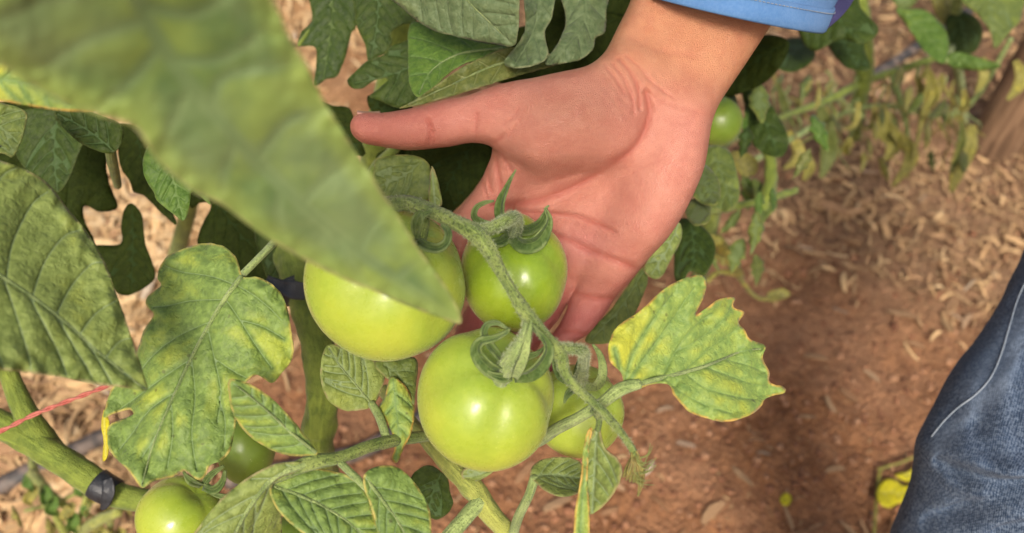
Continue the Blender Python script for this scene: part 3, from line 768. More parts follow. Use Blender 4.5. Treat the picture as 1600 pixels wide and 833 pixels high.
for pl_, dm, wd in creases:
    k_ = seg_dist(p2, catmull(np.array(pl_, float), step=5)); e_ = np.exp(-(k_ / wd) ** 2) * front
    disp += e_ * dm * .00105; cre = np.maximum(cre, e_ * min(1, dm))
    disp -= np.exp(-((k_ - wd * 2.4) / (wd * 1.6)) ** 2) * dm * .00022 * front
def mound(x, y, sx, sy, a, mm):
    ca, sa = math.cos(a), math.sin(a); u = (vx - x) * ca + (vy - y) * sa; v = -(vx - x) * sa + (vy - y) * ca
    return np.exp(-(u / sx) ** 2 - (v / sy) ** 2) * mm * .001 * front
disp -= mound(905, 210, 95, 62, -.25, 3.6) + mound(1040, 290, 55, 110, .35, 2.4) + mound(900, 335, 60, 20, .6, 1.2)
disp += mound(925, 320, 70, 30, -.5, 2.0) + mound(1000, 110, 60, 16, .5, 1.0)
disp += mound(1010, 60, 10, 60, .5, .7) - mound(1040, 70, 9, 80, .5, .9)            # tendons of the wrist
lowf = np.array([mnoise.noise(Vector(c_ * 55)) for c_ in vc]); disp += lowf * .0007 * front
# fine creasing of the thumb root
fl = np.exp(-(((vx - 985) / 45) ** 2 + ((vy - 130) / 60) ** 2)) * front
disp += fl * .00018 * np.sin((vx * .8 + vy * -.55) * .42 + lowf * 4)
vc = vc + disp[:, None] * Fn; SK = 1.17; me2.vertices.foreach_set('co', vc.ravel())
# skin tones: tan forearm, pink palm, redder thumb and finger tips
pal = np.clip((vy - 75 - (vx - 1030) * .25) / 120, 0, 1); pal = pal * pal * (3 - 2 * pal)
th_ = np.clip((800 - vx) / 170, 0, 1) * np.clip((300 - vy) / 30, 0, 1)
tone = np.outer(1 - pal, (.43, .195, .105)) + np.outer(pal, (.42, .172, .125))
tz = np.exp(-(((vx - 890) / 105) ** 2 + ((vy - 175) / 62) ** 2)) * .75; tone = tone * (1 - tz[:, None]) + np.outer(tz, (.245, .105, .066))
tone = tone * (1 - .75 * th_[:, None]) + np.outer(.75 * th_, (.34, .108, .08))
pk = np.clip((vy - 420) / 70, 0, 1); tone = tone * (1 - .85 * pk[:, None]) + np.outer(.85 * pk, (.33, .095, .088))
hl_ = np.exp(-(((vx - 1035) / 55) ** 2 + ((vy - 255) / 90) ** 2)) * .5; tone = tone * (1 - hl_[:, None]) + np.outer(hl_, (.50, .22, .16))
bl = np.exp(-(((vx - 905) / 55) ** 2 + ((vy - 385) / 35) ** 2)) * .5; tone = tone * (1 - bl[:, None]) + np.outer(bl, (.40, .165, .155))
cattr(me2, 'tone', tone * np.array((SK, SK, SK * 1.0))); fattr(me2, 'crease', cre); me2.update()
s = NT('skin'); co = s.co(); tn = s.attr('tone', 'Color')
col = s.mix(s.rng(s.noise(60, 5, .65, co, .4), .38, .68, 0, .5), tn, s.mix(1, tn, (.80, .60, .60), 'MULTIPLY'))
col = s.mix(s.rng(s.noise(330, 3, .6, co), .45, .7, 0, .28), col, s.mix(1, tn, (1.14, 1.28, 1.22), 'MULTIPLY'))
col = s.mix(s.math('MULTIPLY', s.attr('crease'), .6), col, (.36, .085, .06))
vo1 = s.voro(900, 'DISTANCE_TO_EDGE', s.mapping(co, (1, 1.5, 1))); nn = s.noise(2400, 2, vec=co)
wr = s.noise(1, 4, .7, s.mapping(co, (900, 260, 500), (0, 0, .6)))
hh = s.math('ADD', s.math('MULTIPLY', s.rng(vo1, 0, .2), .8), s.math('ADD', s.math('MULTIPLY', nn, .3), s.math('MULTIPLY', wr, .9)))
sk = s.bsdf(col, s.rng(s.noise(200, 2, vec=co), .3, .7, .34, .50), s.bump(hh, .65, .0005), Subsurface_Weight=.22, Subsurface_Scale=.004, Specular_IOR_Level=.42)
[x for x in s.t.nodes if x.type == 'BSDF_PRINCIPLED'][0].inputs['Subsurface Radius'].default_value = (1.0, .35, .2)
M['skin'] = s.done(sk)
person = thing('person', 'person in light blue sleeve and dark jeans with open palm behind the green tomatoes', 'person', loc=(.75, 1.0, 0))
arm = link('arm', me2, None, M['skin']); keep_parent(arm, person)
arm_bvh = BVHTree.FromPolygons([tuple(v) for v in vc], [tuple(p.vertices) for p in me2.polygons])
def hit(bvh, px, py):
    d_ = (P(px, py, 1) - cam_pos).normalized(); r_ = bvh.ray_cast(cam_pos, d_); return r_
# thumbnail seen edge-on along the top of the thumb
M['nail'] = simple_mat('nail', (.40, .20, .15), (.50, .28, .22), 100, .28, .1, .0003)
nv_ = []; 
for i, t in enumerate(np.linspace(0, 1, 12)):
    px = 558 + 36 * t; top = 174.6 + 1.4 * math.sin(t * 3.1) + 1.0 * t
    for j, q in enumerate(np.linspace(-1, 1, 9)):
        nv_.append(P(px, top + 4.5 * q * q - 1.2 , .4350 + q * .0080 * (1 - .25 * (1 - t) ** 2)))
nf = [[i * 9 + j, i * 9 + j + 1, i * 9 + 10 + j, i * 9 + 9 + j] for i in range(11) for j in range(8)]
nl = link('thumbnail', mesh('thumbnail', nv_, nf), None, M['nail']); nl.parent = arm
m_ = nl.modifiers.new('t', 'SOLIDIFY'); m_.thickness = .0007; m_.offset = 0

# sleeve
def cloth_mat(name, a, b, wv, scale, worn=None, rough=.9, wf=.5, grain=0):
    s = NT(name); uv = s.n('ShaderNodeUVMap').outputs[0]; co = s.co()
    def wave(rot):
        w = s.n('ShaderNodeTexWave'); s.put(w.inputs[0], s.mapping(co if grain else uv, (scale, scale, scale), (.5 if grain else 0, .3 if grain else 0, rot))); w.inputs['Scale'].default_value = 1; w.inputs['Distortion'].default_value = 3.0; w.inputs['Detail'].default_value = 2; w.inputs['Detail Scale'].default_value = .6
        return w.outputs['Fac']
    w1, w2 = wave(.75), wave(.75 + math.pi / 2)
    tw = s.math('MULTIPLY', s.math('ADD', w1, s.math('MULTIPLY', w2, .5)), .66)
    col = s.mix(s.rng(s.noise(28, 5, .6, co, .3), .35, .68), a, b)
    th = s.math('MULTIPLY', s.rng(tw, .45, .85), s.rng(s.noise(600, 2, vec=co), .3, .7, wf * .4, wf))
    col = s.mix(s.math('MULTIPLY', s.attr('fade'), .55), col, wv); col = s.mix(th, col, wv)
    if grain: col = s.mix(s.rng(s.noise(520, 2, .7, co), .42, .66, 0, grain), col, wv); col = s.mix(s.rng(s.noise(380, 2, .7, co), .34, .52, grain * .8, 0), col, tuple(c * .35 for c in a))
    if worn: col = s.mix(s.rng(s.noise(14, 4, .6, co), .5, .75, 0, .55), col, worn)
    return s.done(s.bsdf(col, rough, s.bump(s.math('ADD', tw, s.noise(900, 2, vec=co)), .5, .0005), Sheen_Weight=.05, Specular_IOR_Level=.08))
M['chambray'] = cloth_mat('chambray', (.050, .145, .34), (.085, .20, .42), (.28, .41, .60), 700, wf=.5)
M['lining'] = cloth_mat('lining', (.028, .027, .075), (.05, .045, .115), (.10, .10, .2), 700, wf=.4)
M['denim'] = cloth_mat('denim', (.020, .036, .070), (.040, .066, .118), (.24, .30, .39), 240, (.055, .085, .14), wf=.5, grain=.42)
M['thread'] = simple_mat('thread', (.18, .22, .27), (.27, .31, .36), 200, .7, .3, .0003)
def orient(me, rings, per):
    v = np.array([x.co[:] for x in me.vertices]); c = v[:rings * per].reshape(rings, per, 3).mean(1)
    s_ = sum(np.array(p.normal) @ (np.array(p.center) - c[min(p.vertices) // per]) for p in list(me.polygons)[::7])
    if s_ < 0: me.flip_normals()
def add_uv(me, uvs):
    l = me.uv_layers.new(name='uv'); vi = np.zeros(len(me.loops), int); me.loops.foreach_get('vertex_index', vi); l.data.foreach_set('uv', uvs[vi].ravel())
na, ns = 96, 60; SV = []; SU = []
def sleeve_pt(a, t, off=0.0):
    # a: angle, a=0 right edge, a = pi/2 the side facing the camera; t: metres up the arm
    c0 = np.array((1141.0, 15.0)); A = np.array((146.0, 33.0)); dz = .047 + .02 * t / .3
    k = t / .45 * F; dirx, diry = .40, -.87
    fx = c0[0] + A[0] * math.cos(a) * (1 + t * .3) + dirx * k; fy = c0[1] + A[1] * math.cos(a) + diry * k
    fy += 7 * math.sin(a) + (-34 if math.sin(a) < 0 else 0) * -math.sin(a) * .9
    
    wr_ = .0022 * mnoise.noise(Vector((math.cos(a) * 1.6, math.sin(a) * 1.6, t * 26))) * min(1, t / .01) + .004 * mnoise.noise(Vector((math.cos(a), math.sin(a), t * 9 + 4))) * min(1, t / .02)
    d = .452 + t * .28 - (dz + wr_ + off) * math.sin(a)
    return P(fx + (wr_ + off) * 2600 * math.cos(a), fy, d)
for i in range(ns):
    t = .42 * (i / (ns - 1)) ** 1.5
    for j in range(na):
        a = 2 * math.pi * j / na; SV.append(sleeve_pt(a, t)); SU.append((a / 6.283 * .33, t))
sf = [[i * na + j, i * na + (j + 1) % na, (i + 1) * na + (j + 1) % na, (i + 1) * na + j] for i in range(ns - 1) for j in range(na)]
me = mesh('shirt_sleeve', SV, sf); bm = bmesh.new(); bm.from_mesh(me); bmesh.ops.recalc_face_normals(bm, faces=bm.faces); bm.to_mesh(me); bm.free(); orient(me, ns, 96); add_uv(me, np.array(SU, np.float32))
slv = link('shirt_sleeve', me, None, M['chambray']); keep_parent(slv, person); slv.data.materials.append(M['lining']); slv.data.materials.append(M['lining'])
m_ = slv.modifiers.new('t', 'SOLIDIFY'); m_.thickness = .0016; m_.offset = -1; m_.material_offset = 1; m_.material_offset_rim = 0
V_, F_ = [], []                                       # the turned hem: a doubled, slightly raised band
for i, (t, off) in enumerate(((-.0008, -.0012), (-.0016, .0008), (-.0006, .0019), (.004, .0021), (.010, .0021), (.0135, .0017), (.0142, .0002))):
    for j in range(na): V_.append(sleeve_pt(2 * math.pi * j / na, max(t, 0) , off) + (P(1000, 500, .45) - P(1050, 417, .45)).normalized() * (-min(t, 0)))
F_ = [[i * na + j, i * na + (j + 1) % na, (i + 1) * na + (j + 1) % na, (i + 1) * na + j] for i in range(6) for j in range(na)]
me = mesh('sleeve_hem', V_, F_); bm = bmesh.new(); bm.from_mesh(me); bmesh.ops.recalc_face_normals(bm, faces=bm.faces); bm.to_mesh(me); bm.free()
orient(me, 7, 96); add_uv(me, np.array([((j % na) / na * .33, (j // na) * .004) for j in range(len(V_))], np.float32))
hem = link('sleeve_hem', me, None, M['chambray']); hem.parent = slv
V_, F_ = [], []
for k in range(150):                                  # stitches
    for q in (0, .62):
        a = 2 * math.pi * (k + q) / 150; p_ = np.array(sleeve_pt(a, .0112, .0026))
        for dx in (-.00028, .00028):
            for dz_ in (-.0002, .0003):
                V_.append(p_ + np.array(sleeve_pt(a, .0112 + dx, .0026 + dz_)) - p_)
    b = len(V_) - 8; F_ += [[b, b + 1, b + 5, b + 4], [b + 1, b + 3, b + 7, b + 5], [b + 3, b + 2, b + 6, b + 7], [b + 2, b, b + 4, b + 6], [b, b + 2, b + 3, b + 1], [b + 4, b + 5, b + 7, b + 6]]
stt = link('stitching', mesh('stitching', V_, F_), None, M['thread']); stt['kind'] = 'stuff'; stt.parent = slv

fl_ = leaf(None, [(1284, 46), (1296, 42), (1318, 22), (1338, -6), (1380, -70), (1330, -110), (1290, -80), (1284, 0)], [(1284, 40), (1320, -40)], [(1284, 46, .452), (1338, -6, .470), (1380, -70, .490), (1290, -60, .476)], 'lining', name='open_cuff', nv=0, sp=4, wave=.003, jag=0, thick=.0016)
keep_parent(fl_, person)
# jeans
edgeL = np.array([(1800, 60), (1700, 250), (1604, 432), (1562, 502), (1520, 562), (1487, 615), (1452, 676), (1442, 705), (1439, 742), (1427, 788), (1411, 835), (1392, 900), (1360, 1040), (1330, 1220)], float)
eL = catmull(edgeL, step=5); tl = np.gradient(eL, axis=0); tl /= np.hypot(*tl.T)[:, None]
for _ in range(14): tl[1:-1] = (tl[:-2] + 2 * tl[1:-1] + tl[2:]) / 4
nr = np.c_[tl[:, 1], -tl[:, 0]]; nr *= np.sign(nr[:, :1]) ; Rp = 165.0
cen_ = eL + nr * Rp; yy = np.linspace(0, 1, len(eL)); dd_ = np.interp(eL[:, 1], [60, 430, 700, 850, 1220], [.64, .56, .53, .55, .68]); rad_ = Rp * dd_ / F
JV, JU = [], []; na = 150; arc = 0
for i in range(len(eL)):
    if i: arc += np.linalg.norm(PN(*cen_[i], dd_[i]) - PN(*cen_[i - 1], dd_[i - 1]))
    c_ = PN(cen_[i, 0], cen_[i, 1], dd_[i]); nn_ = nr[i, 0] * Rn - nr[i, 1] * Un
    py_ = eL[i, 1]
    for j in range(na):
        a = 2 * math.pi * j / na            # a = pi: the left edge, a = pi/2 towards the camera
        u_ = math.cos(a); f_ = 0
        # folds of the cloth, strongest where the knee bends
        f_ += .0050 * mnoise.noise(Vector((math.cos(a) * 1.3, math.sin(a) * 1.3, arc * 11))) * (1 - .6 * (abs(a - math.pi) < .5)) + .0018 * mnoise.noise(Vector((math.cos(a) * 4, math.sin(a) * 4, arc * 40)))
        r_ = rad_[i] + f_ * (1 if abs(a - math.pi) > .35 else .35)
        JV.append(c_ + nn_ * r_ * u_ - Fn * r_ * math.sin(a) * .85); JU.append((a * rad_[i], arc))
jf = [[i * na + j, i * na + (j + 1) % na, (i + 1) * na + (j + 1) % na, (i + 1) * na + j] for i in range(len(eL) - 1) for j in range(na)]
JV = np.array(JV); jx, jy, jd = to_px(JV); jp = np.c_[jx, jy]; jc = np.repeat(np.array([PN(cen_[i, 0], cen_[i, 1], dd_[i]) for i in range(len(eL))]), na, 0)
jn_ = JV - jc; jn_ /= np.linalg.norm(jn_, axis=1)[:, None]; jfr = np.clip(-(jn_ @ Fn) * 2.2, 0, 1); jdisp = np.zeros(len(JV))
for pl_, dm, wd in [([(1470, 722), (1505, 740), (1550, 752), (1610, 756), (1690, 745)], 16, 13), ([(1545, 560), (1538, 610), (1534, 660), (1545, 712)], 6, 17), ([(1450, 815), (1500, 798), (1570, 778), (1650, 786)], 11, 14), ([(1580, 470), (1572, 520), (1560, 560)], 3, 12),
                    ([(1600, 560), (1590, 640), (1600, 710)], 4, 20), ([(1470, 690), (1500, 668), (1530, 670)], 3.5, 10), ([(1560, 833), (1620, 815), (1680, 820)], 6, 14), ([(1450, 745), (1475, 765), (1515, 775)], 4, 10)]:
    k_ = seg_dist(jp, catmull(np.array(pl_, float), step=8)); jdisp += dm * .001 * (np.exp(-(k_ / wd) ** 2) - .45 * np.exp(-((k_ - wd * 2.1) / (wd * 1.1)) ** 2)) * jfr
JV = JV + jdisp[:, None] * Fn
seamp = catmull(np.array([(1640, 380), (1596, 452), (1578, 505), (1563, 555), (1546, 592), (1522, 618), (1497, 636), (1474, 658), (1455, 682)], float), step=8)
ks = seg_dist(jp, seamp); jfade = np.exp(-((ks - 16) / 13) ** 2) * jfr
me = mesh('jeans', JV, jf); fattr(me, 'fade', jfade); bm = bmesh.new(); bm.from_mesh(me); bmesh.ops.recalc_face_normals(bm, faces=bm.faces); bm.to_mesh(me); bm.free(); orient(me, len(eL), na); add_uv(me, np.array(JU, np.float32))
jn = link('jeans', me, None, M['denim']); keep_parent(jn, person)
m_ = jn.modifiers.new('t', 'SOLIDIFY'); m_.thickness = .0015; m_.offset = -1
jb = BVHTree.FromPolygons([tuple(v) for v in JV], jf)
sp_ = []
for p_ in catmull(np.array([(1640, 380), (1596, 452), (1578, 505), (1563, 555), (1546, 592), (1522, 618), (1497, 636), (1474, 658), (1455, 682)], float), step=5):
    r_ = hit(jb, p_[0], p_[1])
    if r_[0]: sp_.append(np.array(r_[0]) - Fn * .0006)
sp_ = np.array(sp_)
for _ in range(3): sp_[1:-1] = (sp_[:-2] + sp_[1:-1] * 2 + sp_[2:]) / 4
sm = tube('seam', None, sp_, .0006, 'thread', world=True, sides=6); sm.parent = jn
# ------------------------------------------------------------------ tomatoes
M['tom_pale'] = tomato_mat('tom_pale', (.30, .38, .036), (.38, .43, .046), (.23, .34, .038), .27)
M['tom_green'] = tomato_mat('tom_green', (.22, .32, .018), (.30, .39, .025), (.17, .27, .018), .24)
M['tom_soft'] = tomato_mat('tom_soft', (.32, .42, .05), (.40, .48, .06), (.24, .36, .06), .28)
M['tom_dull'] = tomato_mat('tom_dull', (.13, .21, .02), (.17, .24, .025), (.11, .18, .02), .35)
T1 = tomato('large pale green tomato partly hidden under the tip of the big foreground leaf', 604, 441, .385, 126, 127, 'tom_pale', (.40, .75, .55), seed=1, lob=.045)
T2 = tomato('darker green tomato resting against the open palm behind the forked stem', 803, 426, .418, 84, 96, 'tom_green', (.06, .62, .78), seed=2, lob=.04, gr=[(0.4, .9), (1.75, .8), (2.9, .8), (4.2, 1.0), (5.4, .9)])
T3 = tomato('pale yellow green tomato lowest in front of the cluster with curled sepals on top', 760, 622, .378, 109, 114, 'tom_pale', (.30, .52, .62), seed=3, lob=.045, gr=[(0.6, .8), (1.9, 1.0), (3.3, 1.2), (4.5, .9), (5.6, .8)])
T4 = tomato('pale green tomato half hidden at the right behind the lowest cluster tomato', 903, 641, .432, 72, 76, 'tom_soft', (.10, .80, .45), seed=4, lob=.04)
T5 = tomato('green tomato at the bottom left below the large lobed leaf', 282, 806, .40, 66, 64, 'tom_pale', (.55, .75, .25), seed=5, lob=.03)
T6 = tomato('dull dark green tomato in the shade between lobed leaf and small folded leaf', 385, 700, .47, 44, 58, 'tom_dull', (0, .3, -.8), seed=6)
T7 = tomato('small shaded green tomato at the bottom edge under the mottled leaflet', 458, 842, .43, 38, 40, 'tom_dull', (0, .5, -.8), seed=7)
T8 = tomato('green tomato peeping out behind the wrist', 1121, 190, .66, 38, 42, 'tom_dull', (0, .9, -.3), seed=8)

def calyx(t, rad, sepals, mat='sepal', label=None):
    for sp_ in sepals:
        pts, kw = sp_ if isinstance(sp_, tuple) else (sp_, {})
        keep_parent(ribbon('sepal', None, [(a, b, c, w * 1.0) for a, b, c, w in pts], kw.pop('mat', mat), **kw), t)
calyx(T1, 0, [([(655, 372, .352, 3), (648, 358, .346, 5), (650, 340, .342, 5), (658, 332, .341, 3), (660, 345, .340, 1)], dict(cup=.5)),
              ([(652, 375, .352, 4), (665, 384, .345, 7), (684, 388, .341, 7), (698, 378, .340, 6), (700, 362, .342, 5), (690, 351, .345, 2)], dict(cup=.7)),
              ([(652, 374, .351, 3), (655, 350, .343, 5), (662, 336, .341, 4), (676, 330, .343, 1)], dict(cup=.5)),
              ([(652, 374, .352, 4), (645, 385, .345, 5), (648, 398, .343, 2)], dict(cup=.5))])
calyx(T2, 0, [([(803, 360, .404, 6), (784, 340, .395, 9), (783, 318, .388, 8.5), (791, 296, .382, 5), (798, 280, .378, 3), (806, 265, .375, .6)], dict(cup=.4, tilt=.5)),
              ([(798, 360, .404, 5), (762, 352, .393, 6), (742, 340, .388, 5), (744, 325, .384, 4), (757, 317, .382, 3), (772, 314, .381, 1)], dict(cup=.6)),
              ([(800, 364, .402, 10), (818, 380, .388, 13), (838, 376, .382, 13), (852, 358, .378, 9), (857, 342, .375, 5), (852, 326, .372, 2), (858, 322, .371, .8)], dict(cup=.75, tilt=-.35)),
              ([(804, 360, .403, 6), (826, 360, .392, 8), (843, 350, .384, 7), (852, 334, .380, 4), (854, 324, .378, 1)], dict(cup=.5)),
              ([(800, 366, .403, 7), (782, 378, .393, 8), (766, 376, .390, 4), (758, 368, .39, 1)], dict(cup=.4))])
calyx(T3, 0, [([(800, 583, .352, 8), (775, 580, .343, 12), (756, 566, .338, 12), (746, 548, .335, 10), (752, 534, .332, 7), (772, 529, .330, 5), (790, 520, .328, 3), (797, 513, .327, .8)], dict(cup=.6, tilt=.25)),
              ([(795, 575, .350, 5), (770, 545, .338, 6), (756, 524, .333, 6), (760, 508, .331, 5), (776, 504, .331, 4), (790, 512, .331, 2), (797, 516, .331, .7)], dict(cup=.5, tilt=-.3)),
              ([(803, 588, .350, 8), (828, 582, .342, 12), (846, 566, .337, 12), (855, 546, .334, 9), (850, 530, .332, 5), (838, 514, .330, 2), (833, 506, .330, .8)], dict(cup=.7, tilt=-.4)),
              ([(805, 590, .343, 5), (812, 575, .336, 7), (820, 555, .331, 6.5), (825, 530, .328, 4.5), (829, 510, .326, 2.4), (831, 500, .326, .8)], dict(cup=.45, tilt=.1, mat='stem_light')),
              ([(798, 588, .347, 7), (784, 590, .343, 8), (770, 586, .341, 5), (757, 578, .340, 1)], dict(cup=.4)),
              ([(800, 585, .348, 6), (822, 560, .344, 5), (840, 552, .342, 4), (850, 542, .342, 1)], dict(cup=.3))])
calyx(T4, 0, [([(905, 600, .405, 5), (930, 602, .393, 7), (940, 588, .388, 7), (941, 570, .385, 6), (936, 552, .382, 4), (926, 538, .380, 1)], dict(cup=.7, mat='stem_light')),
              ([(905, 598, .406, 6), (880, 590, .395, 7), (869, 572, .390, 6), (868, 552, .388, 3), (872, 538, .387, 1)], dict(cup=.5)),
              ([(908, 602, .404, 7), (905, 585, .394, 9), (908, 566, .390, 7), (912, 552, .388, 3)], dict(cup=.3, mat='leaf_shade')),
              ([(905, 602, .404, 6), (890, 612, .393, 6), (884, 622, .390, 3), (882, 630, .389, 1)], dict(cup=.4))])
calyx(T5, 0, [([(318, 760, .385, 6), (335, 765, .378, 7), (348, 752, .375, 5), (352, 735, .373, 2)], {}), ([(316, 758, .386, 6), (300, 752, .378, 7), (290, 742, .376, 3), (286, 735, .375, 1)], {}),
              ([(318, 758, .385, 5), (330, 742, .379, 5), (350, 728, .376, 2)], {}), ([(320, 762, .384, 4), (345, 775, .378, 4), (372, 772, .376, 1)], {})])

# ------------------------------------------------------------------ the fruiting plant and its truss
base = G(560, 720)
PA = thing('tomato_plant', 'tomato plant in the middle carrying the cupped cluster of green tomatoes', 'plant', 'tomato plants in the row', loc=(base.x, base.y, 0))
tr = []
def st_(pts, mat='stem', name='fruit_stalk', **k):
    o = tube(name, PA, pts, None, mat, sides=k.pop('sides', 16), step=3, ridge=.05, lump=.12, **k); tr.append(o); return o
st_([(560, 310, .40, 11), (600, 318, .385, 12), (640, 318, .37, 12.5), (680, 333, .358, 12), (715, 350, .351, 12.5), (743, 366, .347, 15), (762, 388, .344, 12.5), (780, 420, .342, 9.5), (800, 455, .340, 9), (820, 487, .338, 11.5), (838, 508, .337, 10),
     (858, 532, .338, 10), (876, 556, .340, 11.5), (884, 585, .341, 8.5), (905, 610, .341, 7.5), (935, 637, .341, 7), (962, 666, .343, 6.5), (985, 697, .346, 5.5), (992, 712, .347, 6)])
st_([(738, 364, .349, 12), (765, 357, .352, 10), (790, 345, .355, 9.5), (803, 339, .362, 9.5), (808, 345, .374, 9), (805, 360, .395, 11), (803, 372, .41, 12)], name='fruit_stalk')
st_([(826, 496, .340, 10), (822, 520, .337, 9), (806, 548, .338, 12), (792, 572, .344, 14), (783, 590, .352, 14), (780, 604, .362, 11)], 'stem_light')
st_([(872, 545, .342, 10), (895, 545, .344, 8.5), (912, 550, .352, 9), (912, 570, .375, 8), (906, 600, .405, 11)])
st_([(655, 322, .368, 10), (664, 340, .365, 8), (660, 362, .365, 9), (655, 385, .370, 10)])
st_([(932, 642, .346, 5), (936, 660, .352, 4), (932, 690, .362, 4)], 'stem')
tr_main = tr[:4]
hairs(PA, tr_main, 6500, .0015, .00006)
# withered flower end of the truss
o = ribbon('withered_flower', PA, [(990, 705, .346, 5), (994, 722, .346, 8), (998, 740, .347, 8), (1001, 755, .348, 4), (997, 775, .349, .8)], 'wilted', cup=.8)
for k in range(16):
    a = random.uniform(-.9, 1.4); L = random.uniform(12, 36)
    x0, y0 = 993 + random.uniform(-4, 6), random.uniform(708, 750)
    tube('flower_hair', PA, [(x0, y0, .345, 1.3), (x0 + L * .5 * math.cos(a + .6), y0 + L * .5 * math.sin(a + .6) - 2, .343, 1.0), (x0 + L * math.cos(a), y0 + L * math.sin(a), .343, .5)], None, 'stem_yellow', sides=5, step=3)
for k in range(6):
    a = 1.0 + k * .22
    ribbon('flower_petal', PA, [(990, 712, .346, 3), (990 + 18 * math.cos(a), 712 + 22 * math.sin(a), .344 + .002 * (k % 2), 4), (990 + 26 * math.cos(a + .15), 712 + 42 * math.sin(a + .1), .346, 1)], 'wilted', cup=.6)

# main stem behind the fruit, tied; lower branching stems; leafstalks
tube('stem', PA, [(395, 250, .60, 26), (430, 340, .56, 27), (462, 420, .53, 27), (485, 490, .515, 27), (500, 560, .51, 26), (503, 625, .515, 25), (498, 672, .52, 27), (500, 705, .53, 22), (520, 790, .60, 22), (560, 900, .70, 20), (600, 960, .82, 18)], None, 'stem_thick', sides=24, lump=.15)
tube('stem', PA, [(600, 610, .50, 10), (640, 660, .47, 11), (676, 697, .45, 13), (705, 730, .44, 15), (740, 765, .435, 18), (760, 795, .435, 18), (790, 830, .44, 16), (840, 900, .46, 16), (880, 1000, .55, 16)], None, 'stem_yellow', sides=18, lump=.18)
tube('side_shoot', PA, [(752, 782, .432, 13), (735, 800, .43, 12.5), (705, 835, .43, 13), (670, 880, .44, 12), (600, 990, .52, 12)], None, 'stem_light', sides=14, lump=.12)
tube('side_shoot', PA, [(800, 842, .44, 8), (810, 808, .42, 8), (826, 775, .405, 7.5), (836, 745, .40, 8)], None, 'stem_light', sides=12)
tube('side_shoot', PA, [(705, 735, .445, 8), (722, 738, .44, 9), (745, 735, .44, 8), (770, 730, .44, 6)], None, 'stem', sides=12)
lv = leaf
K1 = tube('leafstalk', PA, [(700, 678, .43, 7), (660, 682, .405, 9), (620, 688, .39, 10), (580, 697, .375, 10), (530, 715, .36, 10), (490, 722, .352, 12), (455, 735, .35, 11), (425, 750, .352, 8), (400, 770, .355, 5)], None, 'stem', sides=14, lump=.1)
st2 = tube('leafstalk', PA, [(605, 692, .385, 7), (600, 672, .388, 7), (592, 650, .395, 7), (580, 630, .40, 6)], None, 'stem_light', sides=12)
st3 = tube('leafstalk', PA, [(525, 716, .362, 6), (545, 736, .355, 6), (562, 752, .350, 6), (575, 768, .35, 4)], None, 'stem_light', sides=12)
st4 = tube('leafstalk', PA, [(800, 700, .45, 8), (840, 690, .41, 9), (870, 670, .385, 9.5), (905, 652, .367, 9), (940, 630, .360, 9.5), (970, 608, .357, 11), (1000, 600, .357, 8)], None, 'stem_light', sides=14)
st5 = tube('leafstalk', PA, [(450, 355, .44, 7), (432, 375, .40, 6.5), (408, 400, .385, 6), (380, 428, .378, 6)], None, 'stem_light', sides=12)
tube('leafstalk', PA, [(926, 640, .352, 6), (936, 655, .35, 5), (934, 672, .352, 5)], None, 'stem', sides=10)

lv(PA, [(976, 612), (974, 602), (971, 584), (957, 570), (951, 558), (953, 534), (966, 509), (1002, 484), (1027, 461), (1052, 443), (1080, 431), (1098, 431), (1103, 445), (1098, 468), (1086, 492), (1104, 482), (1122, 468), (1147, 465), (1146, 480), (1163, 488),
        (1154, 505), (1164, 516), (1172, 530), (1196, 540), (1192, 560), (1201, 580), (1202, 598), (1224, 605), (1226, 614), (1197, 623), (1190, 634), (1170, 648), (1134, 659), (1104, 654), (1078, 644), (1066, 632), (1052, 616), (1046, 602), (1022, 600), (988, 612)],
   [(974, 606), (1032, 591), (1099, 573), (1156, 550), (1190, 545)], [(974, 606, .357), (1090, 432, .372), (1225, 610, .385), (1130, 655, .362), (1170, 500, .388)], 'leaf_yellow', label='yellowing mottled leaflet with a ragged right tip',
   veins=[[(975, 604), (988, 555), (1020, 500), (1050, 460)], [(978, 602), (1010, 555), (1050, 500), (1085, 448)], [(1035, 590), (1055, 550), (1080, 515), (1110, 490)], [(1055, 550), (1092, 530), (1130, 500), (1142, 478)], [(1065, 583), (1095, 555), (1130, 528), (1155, 512)],
          [(1040, 592), (1062, 612), (1100, 632), (1140, 645)], [(1070, 583), (1100, 605), (1140, 618), (1180, 625)], [(1100, 573), (1140, 588), (1175, 600), (1200, 604)], [(1130, 562), (1165, 570), (1195, 582)], [(978, 598), (968, 575), (960, 545)]],
   quilt=.0014, wave=.0035, midrib=.0014, sp=4, jag=1.0)
